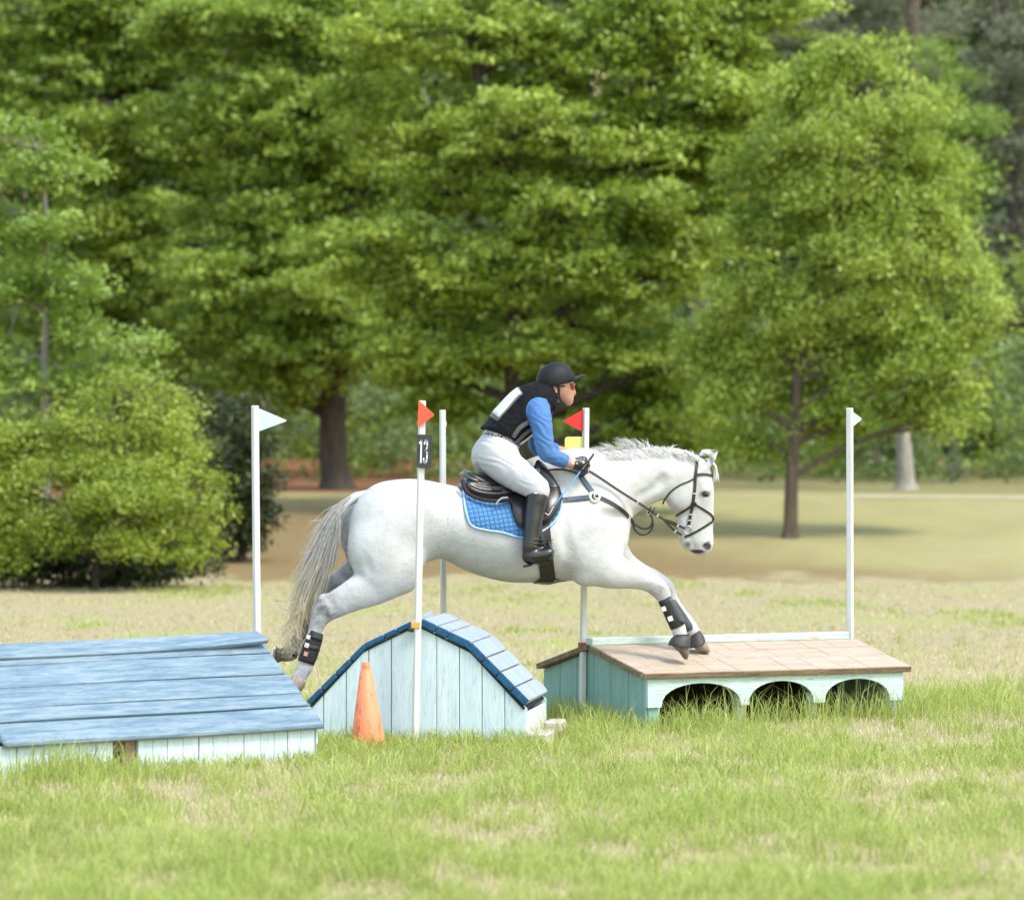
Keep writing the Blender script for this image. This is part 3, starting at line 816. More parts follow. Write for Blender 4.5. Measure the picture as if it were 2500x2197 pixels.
HORSE = Field((-1.64, -0.46, 0.28), (1.42, 0.46, 1.86), 0.0085)
def build_horse(fd):
    # trunk
    fd.chain(hc([(965, 1288, 100, .235, 0), (1040, 1272, 92, .25, 0), (1100, 1276, 84, .25, 0), (1180, 1299, 99, .272, 0), (1260, 1309, 109, .285, 0),
                 (1340, 1303, 110, .265, 0), (1420, 1300, 110, .225, 0), (1462, 1300, 62, .16, 0)]), k=0.03)
    fd.chain(hc([(1170, 1228, 28, .06, 0), (1240, 1205, 28, .06, 0), (1300, 1172, 32, .06, 0), (1360, 1156, 34, .06, 0), (1430, 1150, 40, .07, 0)]), k=0.10)      # withers
    for b in (-1, 1):
        fd.ell(H(955, 1290, .085 * b), (.27, .165, .305), 0, .06)                    # rump
        fd.ell(H(1012, 1232, .10 * b), (.17, .13, .15), R(-10), .08)                 # croup
        fd.ell(H(925, 1345, .13 * b), (.20, .135, .22), R(20), .05)                  # thigh
        fd.ell(H(1440, 1300, .125 * b), (.17, .105, .25), R(-18), .05)               # shoulder
        fd.ell(H(1487, 1318, .075 * b), (.10, .105, .14), 0, .05)                    # breast
        fd.ell(H(1412, 1352, .14 * b), (.15, .10, .16), R(30), .04)                  # upper arm
    # neck
    fd.chain(hc([(1425, 1225, 100, .15, 0), (1470, 1200, 88, .125, 0), (1525, 1181, 73, .105, 0), (1588, 1161, 61, .09, 0), (1640, 1157, 54, .08, 0), (1682, 1160, 42, .072, 0)]), k=0.03, first_k=0.12)
    fd.chain(hc([(1510, 1128, 20, .05, 0), (1590, 1117, 18, .042, 0), (1650, 1120, 18, .04, 0), (1695, 1133, 17, .04, 0)]), k=0.04)         # crest
    # head
    fd.chain(hc([(1700, 1150, 34, .072, 0), (1711, 1195, 30, .082, 0), (1708, 1240, 33, .066, 0), (1700, 1268, 41, .055, 0), (1703, 1296, 36, .048, 0), (1709, 1320, 32, .050, 0), (1713, 1330, 25, .046, 0)]), k=0.015)
    fd.ell(H(1668, 1203, 0), (.118, .078, .135), R(-12), .03)                        # cheeks
    for b in (-1, 1):
        fd.ell(H(1667, 1205, .048 * b), (.088, .035, .10), R(-12), .025)
        fd.ell(H(1722, 1197, .066 * b), (.042, .028, .028), R(20), .02)              # brow over the eye
        fd.seg(H(1700, 1225, .058 * b), H(1706, 1262, .042 * b), (.012, .014), (.008, .012), .02)   # facial crest
        fd.seg(H(1722, 1145, .058 * b), H(1741, 1118, .07 * b), (.024, .019), (.019, .013), .02)
        fd.seg(H(1741, 1118, .07 * b), H(1753, 1101, .07 * b), (.019, .013), (.003, .003), .008)
        fd.ell(H(1734, 1127, .088 * b), (.012, .012, .040), R(-35), .006, 'sub')     # hollow of the ear
        fd.ell(H(1727, 1327, .043 * b), (.022, .022, .025), 0, .02)                  # nostril rim
        fd.ell(H(1727, 1331, .062 * b), (.034, .022, .017), R(42), .008, 'sub')
        fd.ell(H(1722, 1207, .090 * b), (.025, .016, .015), R(-25), .01, 'sub')      # eye socket
    fd.chain(hc([(1668, 1268, 14, .032, 0), (1674, 1300, 14, .03, 0), (1678, 1322, 14, .028, 0), (1684, 1330, 12, .028, 0)]), k=0.02)   # lower jaw and chin
    fd.ell(H(1706, 1342, 0), (.055, .04, .022), R(-20), .015)                        # upper lip
    for b in (-1, 1):
        fd.seg(H(1681, 1312, .052 * b), H(1697, 1338, .046 * b), (.004, .010), (.004, .010), .008, 'sub')   # mouth line
    # legs
    def hind(bb, pts, kk):
        fd.chain(hc([(*p[:4], p[4]) for p in pts]), n=26, k=0.016, first_k=kk)
    hind(-1, [(965, 1375, 66, .115, -.135), (915, 1424, 50, .082, -.145), (868, 1450, 38, .060, -.145), (822, 1474, 31, .048, -.14), (790, 1494, 26, .040, -.14), (773, 1528, 17, .031, -.14),
              (757, 1583, 14, .026, -.14), (746, 1622, 19, .032, -.14), (735, 1645, 15, .029, -.14), (729, 1656, 15, .03, -.14)], .07)
    fd.ell(H(980, 1404, -.15), (.095, .075, .115), R(35), .05)                        # stifle
    fd.ell(H(985, 1392, .13), (.085, .075, .11), R(35), .05)
    fd.ell(H(787, 1462, -.14), (.040, .022, .030), R(40), .025)                      # point of hock
    hind(1, [(950, 1345, 72, .11, .15), (890, 1392, 46, .08, .15), (840, 1422, 33, .056, .15), (802, 1442, 27, .044, .15), (776, 1466, 22, .036, .15), (757, 1510, 15, .028, .15),
             (731, 1562, 13, .025, .15), (712, 1592, 17, .03, .15), (697, 1598, 14, .028, .15), (686, 1597, 14, .028, .15)], .07)
    fd.ell(H(888, 1290, .16), (.165, .11, .24), R(8), .05)                           # far buttock
    hind(-1, [(1440, 1340, 66, .10, -.135), (1470, 1381, 50, .085, -.15), (1507, 1398, 38, .065, -.155), (1548, 1408, 28, .050, -.155), (1584, 1421, 22, .043, -.15), (1611, 1440, 21, .042, -.15),
              (1623, 1463, 15, .032, -.15), (1641, 1498, 12.5, .026, -.15), (1655, 1531, 17, .032, -.15), (1661, 1549, 14, .029, -.15), (1664, 1562, 15, .032, -.15)], .06)
    fd.ell(H(1428, 1408, -.145), (.07, .05, .055), 0, .05)                           # elbow
    hind(1, [(1470, 1350, 58, .09, .13), (1510, 1376, 40, .065, .145), (1555, 1398, 27, .05, .15), (1595, 1414, 22, .043, .15), (1624, 1434, 20, .04, .15),
             (1640, 1462, 14, .030, .15), (1663, 1496, 12.5, .026, .15), (1683, 1527, 16, .031, .15), (1696, 1548, 14, .029, .15), (1703, 1560, 15, .03, .15)], .06)
    # grooves between the muscles
    for b in (-1, 1):
        fd.chain(hc([(1392, 1240, 7, .02, .312 * b), (1385, 1300, 7, .022, .315 * b), (1392, 1360, 8, .022, .292 * b)]), k=.06, op='sub')       # behind the shoulder
        fd.chain(hc([(1475, 1255, 5, .016, .252 * b), (1505, 1264, 6, .018, .222 * b), (1522, 1262, 6, .02, .185 * b)]), k=.06, op='sub')      # breast / neck
        fd.chain(hc([(1048, 1378, 9, .022, .305 * b), (1038, 1335, 9, .022, .32 * b), (1060, 1280, 9, .02, .325 * b)]), k=.06, op='sub')       # flank
        fd.chain(hc([(1560, 1216, 4, .012, .130 * b), (1600, 1196, 4, .012, .121 * b), (1622, 1168, 4, .012, .113 * b)]), k=.05, op='sub')       # jowl
        fd.chain(hc([(880, 1340, 5, .012, .288 * b), (900, 1400, 5, .012, .268 * b)]), k=.05, op='sub')
build_horse(HORSE)

horse = thing('horse', 'grey flea-bitten horse stretched out over the jumps with dark boots on its legs', 'horse', HF @ Vector(H(1250, 1700, 0)), YAW)
def hmesh(name, rows_or_mesh, mat, parent, smooth=False):
    return put(name, rows_or_mesh, mat, parent, HF)

# coat: white with brown flecks; smoky skin colour on hocks, knees, fetlocks and muzzle stored per vertex
hv, hq = HORSE.surface(3)
coat = mesh_np('horse_body', hv, hq, True)
smoky = np.zeros(len(hv)); skin = np.zeros(len(hv)); dirt = np.zeros(len(hv))
def spot(arr, p, r, w=1.0):
    d = np.linalg.norm((hv - np.array(p)) / np.array(r), axis=1)
    np.maximum(arr, w * np.clip(1.4 - d, 0, 1), out=arr)
for b in (-.14, .15):
    du, dv = (0, 0) if b < 0 else (-22, -30)
    spot(smoky, H(790 + du, 1490 + dv, b), (.11, .12, .15), .95 if b < 0 else .9); spot(smoky, H(840 + du, 1462 + dv, b), (.10, .12, .07), .35 if b < 0 else .8)
    spot(smoky, H(606, 1440, b) if False else H(1606, 1438, b), (.06, .1, .05), .75)
    spot(smoky, H(1612 + (12 if b > 0 else 0), 1441, b), (.055, .1, .05), .55)
    spot(smoky, H(1585, 1425, b), (.10, .1, .022), .5)
spot(smoky, H(738, 1640, -.14), (.06, .06, .06), .6); spot(smoky, H(695, 1598, .15), (.07, .06, .06), .95)
spot(dirt, H(690, 1597, .15), (.06, .06, .06), 1.0)
spot(smoky, H(1030, 1395, -.2), (.12, .2, .08), .30); spot(smoky, H(1260, 1418, 0), (.4, .25, .03), .25)  # flank and belly, then far buttock and elbow, made darker
spot(smoky, H(842, 1320, .15), (.05, .1, .28), .75); spot(smoky, H(855, 1400, .15), (.09, .12, .1), .9)
spot(smoky, H(1400, 1370, -.24), (.06, .1, .12), .25)
spot(skin, H(1722, 1334, 0), (.034, .2, .024), .9); spot(skin, H(1700, 1346, 0), (.055, .2, .016), .95); spot(skin, H(1676, 1328, 0), (.03, .2, .03), .6)
for b in (-1, 1):
    spot(skin, H(1726, 1332, .056 * b), (.036, .03, .022), 1.0); spot(skin, H(1721, 1207, .078 * b), (.042, .03, .028), .8); spot(skin, H(1738, 1123, .078 * b), (.02, .02, .045), .5)
for nm, arr in (('smoky', smoky), ('skin', skin), ('dirt', dirt)):
    at = coat.attributes.new(nm, 'FLOAT', 'POINT'); at.data.foreach_set('value', arr.astype(np.float32))
def coat_material():
    t = NT('grey coat'); v = t.coord((1, 1, 1), rnd=False)
    fl = t.noise(v, 75, 3, 0.6); pt = t.noise(v, 6, 4, 0.6); mot = t.noise(v, 20, 4, 0.65); md = t.noise(v, 3.0, 3, 0.5)
    col = t.mix(t.ramp(pt, [(0.35, 0.0), (0.7, 1.0)]), (0.53, 0.53, 0.535), (0.43, 0.428, 0.425))
    flk = t.math('MULTIPLY', t.ramp(fl, [(0.57, 0.0), (0.66, 1.0)]), t.ramp(md, [(0.42, 0.06), (0.64, 0.55)]))
    col = t.mix(flk, col, (0.27, 0.22, 0.18))
    sm = t.math('MULTIPLY', t.attr('smoky').outputs['Fac'], t.ramp(mot, [(0.36, 0.35), (0.62, 1.0)]))
    col = t.mix(sm, col, (0.085, 0.08, 0.078))
    col = t.mix(t.attr('dirt').outputs['Fac'], col, (0.16, 0.09, 0.045))
    sk = t.ramp(t.math('MULTIPLY', t.attr('skin').outputs['Fac'], t.math('ADD', mot, 0.45)), [(0.25, 0.0), (0.7, 1.0)])
    col = t.mix(sk, col, (0.055, 0.042, 0.042))
    t.color(col); t.rough(0.62); t.b.inputs['Specular IOR Level'].default_value = 0.25; t.b.inputs['Sheen Weight'].default_value = 0.12
    t.bump(t.math('ADD', t.math('ADD', t.math('MULTIPLY', fl, 0.25), mot), t.math('MULTIPLY', pt, 3.0)), 0.30, 0.010)
    return t.m
M_COAT = coat_material()
body = hmesh('horse_body', coat, M_COAT, horse)

def loft(name, secs, nseg=20, n=None, caps=True, sq=1.0):
    """secs: (u_front, v_front, u_back, v_back, lateral radius, b) - rings of an elliptic tube seen side-on in the photo"""
    S = np.array(secs, float)
    if n: S = catmull(S, n)
    V = []
    for (u0, v0, u1, v1, rb, b) in S:
        f, k = H(u0, v0, b), H(u1, v1, b); c = (f + k) / 2; e = (f - k) / 2
        for i in range(nseg):
            a = i * 2 * math.pi / nseg; ca, sa = math.cos(a), math.sin(a)
            ca = math.copysign(abs(ca) ** sq, ca); sa = math.copysign(abs(sa) ** sq, sa)
            V.append(c + e * ca + np.array([0, rb, 0]) * sa)
    m = len(S)
    fs = [(j * nseg + i, (j + 1) * nseg + i, (j + 1) * nseg + (i + 1) % nseg, j * nseg + (i + 1) % nseg) for j in range(m - 1) for i in range(nseg)]
    if caps: fs += [tuple(range(nseg)), tuple(range((m - 1) * nseg, m * nseg))[::-1]]
    return recalc(mesh(name, V, fs, True))

# ------------------------------------------------------------------ eyes, hooves and boots
M_EYE = plain('horse eye', (0.012, 0.008, 0.006), 0.08, 0.1, 5, 0, 0.7)
def uvsphere(name, c, r, n=16, m=10):
    V = []; fs = []
    for j in range(m + 1):
        p = math.pi * j / m
        for i in range(n):
            a = 2 * math.pi * i / n
            V.append((c[0] + r[0] * math.sin(p) * math.cos(a), c[1] + r[1] * math.sin(p) * math.sin(a), c[2] + r[2] * math.cos(p)))
    fs = [(j * n + i, (j + 1) * n + i, (j + 1) * n + (i + 1) % n, j * n + (i + 1) % n) for j in range(m) for i in range(n)]
    return mesh(name, V, fs, True)
for b in (-1, 1):
    e = H(1722, 1207, .068 * b)
    hmesh('eye', uvsphere('eye', e, (.027, .018, .020)), M_EYE, horse)
M_HOOF = painted('hoof horn', (0.115, 0.088, 0.068), (0.19, 0.155, 0.125), wear=0.9, along=2, rough=0.5, grime=(0.10, 0.08, 0.06))
M_HOOFPALE = painted('pale hoof horn', (0.34, 0.29, 0.25), (0.24, 0.19, 0.16), wear=0.9, along=2, rough=0.5)
def hoof(secs, mat): return hmesh('hoof', loft('hoof', secs, 20, None, True), mat, horse)
hoof([(1683, 1566, 1644, 1563, .045, -.15), (1683, 1580, 1640, 1576, .052, -.15), (1681, 1596, 1657, 1590, .05, -.15), (1678.5, 1607, 1669, 1606, .036, -.15), (1677, 1610, 1671, 1609, .025, -.15)], M_HOOF)
hoof([(1716, 1552, 1690, 1574, .045, .15), (1724, 1566, 1699, 1586, .052, .15), (1731, 1582, 1712, 1590, .05, .15), (1732.5, 1591, 1722, 1593, .036, .15)], M_HOOFPALE)
hoof([(748, 1660, 716, 1648, .042, -.14), (745, 1672, 706, 1658, .052, -.14), (738, 1684, 700, 1670, .056, -.14), (731, 1690, 697, 1678, .055, -.14)], M_HOOFPALE)
hoof([(688, 1614, 684, 1583, .042, .15), (678, 1618, 676, 1580, .05, .15), (668, 1618, 671, 1580, .055, .15)], M_HOOF)
hmesh('horseshoe', sweep('horseshoe', [H(673, 1578, .105), H(669.5, 1584, .095), H(666.5, 1598, .10), H(665, 1612, .12), H(665, 1616, .15), H(665, 1612, .18), H(666.5, 1598, .20), H(669.5, 1584, .205), H(673, 1578, .195)], .006, .010), M_STEEL, horse)

M_BOOTBLK = plain('black neoprene', (0.020, 0.019, 0.019), 0.65, 0.25, 30, 0.2, 0.4)
M_BOOTGREY = plain('charcoal boot shell', (0.045, 0.048, 0.054), 0.42, 0.2, 20, 0.1, 0.5)
M_BELL = plain('worn black rubber', (0.040, 0.035, 0.034), 0.6, 0.3, 26, 0.15)
M_LABEL = plain('boot label', (0.58, 0.56, 0.52), 0.6, 0.25, 60, 0)
M_LABELRED = plain('red boot label', (0.50, 0.24, 0.18), 0.6, 0.35, 90, 0)
def leg_boot(secs, mat, straps=(), labels=(), bb=-.14):
    o = hmesh('brushing_boot', loft('brushing_boot', secs, 20, (len(secs) - 1) * 3 + 1, True, 0.85), mat, horse)
    for s in straps:
        hmesh('strap', loft('strap', s, 20, None, True, 0.85), M_BOOTBLK, o)
    for (pts, m) in labels:
        c = np.mean(pts, axis=0)
        V = [H(p[0], p[1], bb - 0.0) for p in pts]
        o2 = [q + np.array([0, -.0015, 0]) for q in V]
        me = mesh('label_patch', V + o2, [(3, 2, 1, 0), (4, 5, 6, 7), (0, 1, 5, 4), (1, 2, 6, 5), (2, 3, 7, 6), (3, 0, 4, 7)]); recalc(me)
        hmesh('label_patch', me, m, o)
    return o
leg_boot([(789, 1549, 756, 1537, .046, -.14), (783, 1577, 744, 1566, .047, -.14), (775, 1602, 733, 1592, .049, -.14), (766, 1624, 727, 1612, .046, -.14)], M_BOOTBLK,
         [[(788, 1556, 752, 1546, .049, -.14), (785.5, 1567, 748, 1557, .049, -.14)], [(782, 1580, 741, 1570, .0505, -.14), (779, 1591, 737, 1581, .0505, -.14)]],
         [([(749, 1549), (758.5, 1551), (756.5, 1561), (747.5, 1559)], M_LABEL), ([(745, 1568), (755, 1571), (752.5, 1582), (742.5, 1579)], M_LABEL), ([(743, 1589), (752.5, 1592), (750, 1602), (740.5, 1600)], M_LABELRED)], -.193)
leg_boot([(765, 1515, 738, 1507, .044, .15), (747, 1552, 720, 1542, .046, .15), (730, 1582, 705, 1573, .048, .15), (724, 1608, 699, 1596, .045, .15)], M_BOOTBLK)
leg_boot([(1635, 1453.5, 1607, 1468, .043, -.15), (1652, 1487, 1620, 1497, .044, -.15), (1667, 1512, 1632, 1524, .048, -.15), (1671, 1521, 1638, 1537, .046, -.15)], M_BOOTBLK,
         [], [([(1614, 1482), (1624, 1479.5), (1628, 1490.5), (1618, 1493)], M_LABEL), ([(1629, 1506), (1640.5, 1502.5), (1644.5, 1514), (1633, 1517.5)], M_LABEL)], -.198)
hmesh('boot_shell', loft('boot_shell', [(1637, 1454, 1621, 1463, .046, -.15), (1654, 1484, 1632, 1494, .050, -.15), (1668, 1510, 1643, 1518, .053, -.15), (1672, 1517, 1655, 1521, .05, -.15)], 20, 10, True, .85), M_BOOTGREY, horse)
leg_boot([(1648, 1461, 1628, 1470, .041, .15), (1671, 1494, 1645, 1504, .043, .15), (1689, 1521, 1663, 1533, .047, .15), (1692, 1533, 1672, 1543, .042, .15)], M_BOOTGREY)
def bell(secs):
    return hmesh('bell_boot', loft('bell_boot', secs, 22, (len(secs) - 1) * 3 + 1, True, 0.95), M_BELL, horse)
bell([(1684, 1547, 1645, 1549, .046, -.15), (1684, 1551, 1644, 1553, .044, -.15), (1684.5, 1562, 1636, 1563, .064, -.15), (1683, 1579, 1632.5, 1574.5, .076, -.15), (1681.5, 1581, 1636, 1576, .07, -.15)])
bell([(1706, 1537, 1683, 1552, .044, .15), (1710, 1541, 1683, 1556, .046, .15), (1719, 1555, 1682, 1573, .062, .15), (1721, 1566, 1682, 1582, .074, .15), (1717, 1569, 1686, 1582, .066, .15)])

# ------------------------------------------------------------------ mane, forelock and tail: tapered hair locks
def hair(name, locks, parent, mat, nseg=7):
    """locks: (control points (k,3), radius)"""
    V = []; Q = []; base = 0; tint = []
    for (P, r) in locks:
        C = catmull(P, nseg); n = nseg
        T = np.gradient(C, axis=0); T /= np.linalg.norm(T, axis=1)[:, None] + 1e-9
        up = np.array([0.1, 1.0, 0.2]); S = np.cross(T, up); S /= np.linalg.norm(S, axis=1)[:, None] + 1e-9; N = np.cross(S, T)
        rad = r * (1 - np.linspace(0, 1, n) ** 1.6 * 0.92); rad[0] *= .8
        for j in range(3):
            a = j * 2 * math.pi / 3
            V.append(C + (S * math.cos(a) + N * math.sin(a)) * rad[:, None])
        for i in range(n - 1):
            for j in range(3):
                Q.append((base + j * n + i, base + j * n + i + 1, base + ((j + 1) % 3) * n + i + 1, base + ((j + 1) % 3) * n + i))
        tint.append(np.full(3 * n, random.random())); base += 3 * n
    me = mesh_np(name, np.concatenate(V), np.array(Q), True)
    at = me.attributes.new('tint', 'FLOAT', 'POINT'); at.data.foreach_set('value', np.concatenate(tint).astype(np.float32))
    return hmesh(name, me, mat, parent)
def hair_shader(t, c):
    t.n.remove(t.b); df = t.node('ShaderNodeBsdfDiffuse'); tr = t.node('ShaderNodeBsdfTranslucent'); t.link(c, df.inputs[0]); t.link(c, tr.inputs[0])
    m = t.node('ShaderNodeMixShader'); m.inputs[0].default_value = 0.45; t.link(df.outputs[0], m.inputs[1]); t.link(tr.outputs[0], m.inputs[2]); t.link(m.outputs[0], t.out.inputs[0])
def hair_mat(name, c0, c1):
    t = NT(name); a = t.attr('tint').outputs['Fac']
    hair_shader(t, t.mix(a, c0, c1))
    return t.m
def tail_mat():
    t = NT('tail hair'); a = t.attr('tint').outputs['Fac']; v = t.coord((1, 1, 1), rnd=False)
    sx = t.node('ShaderNodeSeparateXYZ'); t.link(v, sx.inputs[0])
    mr = t.node('ShaderNodeMapRange'); t.link(sx.outputs[2], mr.inputs[0]); mr.inputs[1].default_value = 1.15; mr.inputs[2].default_value = 0.75
    top = t.mix(a, (0.60, 0.59, 0.57), (0.86, 0.85, 0.83)); low = t.mix(a, (0.62, 0.54, 0.38), (0.90, 0.84, 0.70))
    hair_shader(t, t.mix(mr.outputs[0], top, low))
    return t.m
M_MANE = hair_mat('mane hair', (0.82, 0.81, 0.79), (0.93, 0.92, 0.90)); M_TAIL = tail_mat()
rr = random.Random(11)
crest = catmull([(1440, 1112), (1475, 1108), (1515, 1106), (1560, 1101), (1610, 1099), (1655, 1103), (1690, 1114)], 200)
tipo = catmull([(-18, -4), (-22, -14), (-18, -30), (-14, -32), (4, -20), (10, -16), (2, -18)], 200)
locks = []
for q in range(640):
    i = rr.randrange(200); c = crest[i]; o = tipo[i]
    b0 = rr.uniform(-.035, .03)
    root = H(c[0], c[1] + 3, b0)
    up = rr.random()
    lift = rr.uniform(0.2, 1.15)
    if q < 430:                                    # blown up and back
        if vnoise(c[0] * 0.055, 3.3) < 0.35: lift *= 0.45
        mid = H(c[0] + o[0] * .25 + rr.uniform(-4, 4), c[1] + o[1] * .6 * lift, b0 * 1.6)
        tip = H(c[0] + o[0] * (0.5 + lift) + rr.uniform(-9, 9), c[1] + o[1] * lift + rr.uniform(-4, 5), b0 * 2.6)
        locks.append(([root, mid, tip], rr.uniform(.0022, .0045)))
    else:                                          # lying over the near side of the crest
        mid = H(c[0] - 4 + rr.uniform(-6, 6), c[1] - 7, -.03)
        m2 = H(c[0] + 12 + rr.uniform(-4, 8), c[1] + 2 + rr.uniform(-3, 5), -.075)
        tip = H(c[0] + 28 + rr.uniform(-6, 12), c[1] + 13 + rr.uniform(-5, 9), -.095)
        locks.append(([root, mid, m2, tip], rr.uniform(.003, .0055)))
mane = hair('mane', locks, horse, M_MANE)
locks = []
for q in range(110):                               # forelock
    b0 = rr.uniform(-.035, .035)
    if q < 40:
        root = H(1708 + rr.uniform(-6, 14), 1113, b0); mid = H(1722 + rr.uniform(-6, 6), 1103 + rr.uniform(-6, 3), b0 * 1.3); tip = H(1735 + rr.uniform(-12, 16), 1106 + rr.uniform(-10, 12), b0 * 1.6)
        locks.append(([root, mid, tip], rr.uniform(.002, .004)))
    else:
        root = H(1725 + rr.uniform(-4, 6), 1120, b0); mid = H(1744 + rr.uniform(-3, 4), 1140 + rr.uniform(-6, 6), b0 * 1.2 - .01)
        tip = H(1750 + rr.uniform(-9, 7), 1166 + rr.uniform(-10, 14), b0 * 1.3 - .015)
        locks.append(([root, mid, tip], rr.uniform(.002, .004)))
hair('forelock', locks, horse, M_MANE)
# tail: dock, then a spray of long hair
dock = hmesh('dock', loft('dock', [(905, 1196, 895, 1218, .055, 0), (880, 1199, 878, 1222, .05, 0), (855, 1212, 860, 1232, .042, 0), (832, 1233, 842, 1248, .034, 0), (815, 1262, 828, 1270, .025, 0)], 16, 13), M_COAT, horse)
spine = catmull([(893, 1205), (858, 1218), (826, 1246), (803, 1300), (784, 1360), (762, 1420), (742, 1475), (728, 1530), (722, 1570)], 60)
half = catmull([(9, 0), (11, 0), (16, 0), (28, 0), (35, 0), (37, 0), (33, 0), (27, 0), (22, 0)], 60)[:, 0]
locks = []
for q in range(560):
    t0 = rr.random() ** 1.1 * 0.42; t1 = min(1.0, t0 + rr.uniform(0.40, 0.72))
    if q % 11 == 0: t1 = min(1.0, t0 + 0.35)
    side = rr.gauss(0, .5); side = max(-1.1, min(1.1, side)); lb = rr.uniform(-1, 1) * .06
    pts = []
    wisp = rr.random() < 0.22
    for j in range(6):
        t = t0 + (t1 - t0) * j / 5; i = t * 59; i0 = int(i); i1 = min(i0 + 1, 59); f = i - i0
        s = spine[i0] * (1 - f) + spine[i1] * f; hw = half[i0] * (1 - f) + half[i1] * f
        spread = side * (0.45 + 0.75 * j / 5)
        du, dv = spread * hw * 0.92, spread * hw * 0.35
        if wisp and side < 0: du -= 26 * (j / 5) ** 2; dv -= 4 * (j / 5)
        pts.append(H(s[0] + du + rr.uniform(-4, 4), s[1] + dv + rr.uniform(-3, 3), lb * (0.3 + j / 5) + rr.uniform(-.004, .004)))
    locks.append((pts, rr.uniform(.0016, .0042)))
for q in range(90):                                # thin ends swinging around the hocks and boots
    i = rr.randrange(44, 60); s = spine[i]; b0 = rr.uniform(-.20, .05)
    e = rr.random()
    pts = [H(s[0] + rr.uniform(-14, 14), s[1] - 25, b0), H(s[0] + rr.uniform(-30, 10), s[1] + 5, b0), H(s[0] - 10 + rr.uniform(-40, 20), s[1] + rr.uniform(15, 50), b0), H(s[0] + 6 + rr.uniform(-22, 26), 1570 + rr.uniform(0, 36), b0 - .02)]
    locks.append((pts, rr.uniform(.0012, .0024)))
for (p) in ([(735, 1460), (700, 1468), (672, 1462), (655, 1450)], [(740, 1470), (705, 1490), (675, 1478), (652, 1472)], [(738, 1500), (700, 1520), (678, 1550), (700, 1585)], [(742, 1490), (708, 1515), (690, 1548), (716, 1578)],
            [(800, 1270), (782, 1268), (765, 1273), (752, 1276)], [(770, 1340), (745, 1350), (728, 1348)], [(765, 1380), (740, 1398), (712, 1392)], [(830, 1320), (836, 1345), (848, 1352)]):
    for q in range(5): locks.append(([H(a + rr.uniform(-3, 3), c + rr.uniform(-4, 4), -.02) for a, c in p], .0014))
hair('tail', locks, horse, M_TAIL, 9)
# ------------------------------------------------------------------ tack: everything follows the horse's real surface
def proj(pts, off=0.004, side=-1):
    """photo pixels -> points lying 'off' outside the horse's near (or far) side, and the normals there"""
    pts = np.asarray(pts, float); b = np.full(len(pts), -.2 if side < 0 else .2)
    for _ in range(3):
        P = np.array([H(u, v, q) for (u, v), q in zip(pts, b)])
        nb = HORSE.surf_b(P[:, 0], P[:, 2], side)
        b = np.where(np.isnan(nb), b * 0.6, nb)
    P = np.array([H(u, v, q) for (u, v), q in zip(pts, b)])
    N = HORSE.grad(P)
    return P + N * off, N
def strap(name, pts, w, mat, parent, off=0.003, th=0.0035, n=None, side=-1):
    """leather strap over the horse: w = width in m"""
    S = catmull(pts, n or max(6, len(pts) * 6))
    P, N = proj(S, off, side)
    for _ in range(3): P[1:-1] = (P[:-2] + 2 * P[1:-1] + P[2:]) / 4; 
    return put(name, sweep(name, P, w / 2, th / 2, N, 4), mat, parent, HF)
def free_strap(name, pts, w, mat, parent, n=None, th=0.004, N=(0, -1, 0.01), nsec=4):
    """strap hanging in the air: (u, v, b) points"""
    P = catmull([H(*p) for p in pts], n or max(6, len(pts) * 5))
    return put(name, sweep(name, P, w / 2, th / 2, np.tile(N, (len(P), 1)), nsec), mat, parent, HF)
def ring(name, c, r, tube, mat, parent, nrm=(0, -1, 0), n=20, sc=(1, 1)):
    nrm = Vector(nrm).normalized(); e1 = nrm.orthogonal().normalized(); e2 = nrm.cross(e1)
    m = 8; V = []; fs = []
    for i in range(n):
        a = 2 * math.pi * i / n; d = e1 * math.cos(a) * sc[0] + e2 * math.sin(a) * sc[1]
        for j in range(m):
            q = 2 * math.pi * j / m
            V.append(Vector(c) + d * (r + tube * math.cos(q)) + nrm * tube * math.sin(q))
    fs = [(i * m + j, ((i + 1) % n) * m + j, ((i + 1) % n) * m + (j + 1) % m, i * m + (j + 1) % m) for i in range(n) for j in range(m)]
    return put(name, recalc(mesh(name, V, fs, True)), mat, parent, HF)
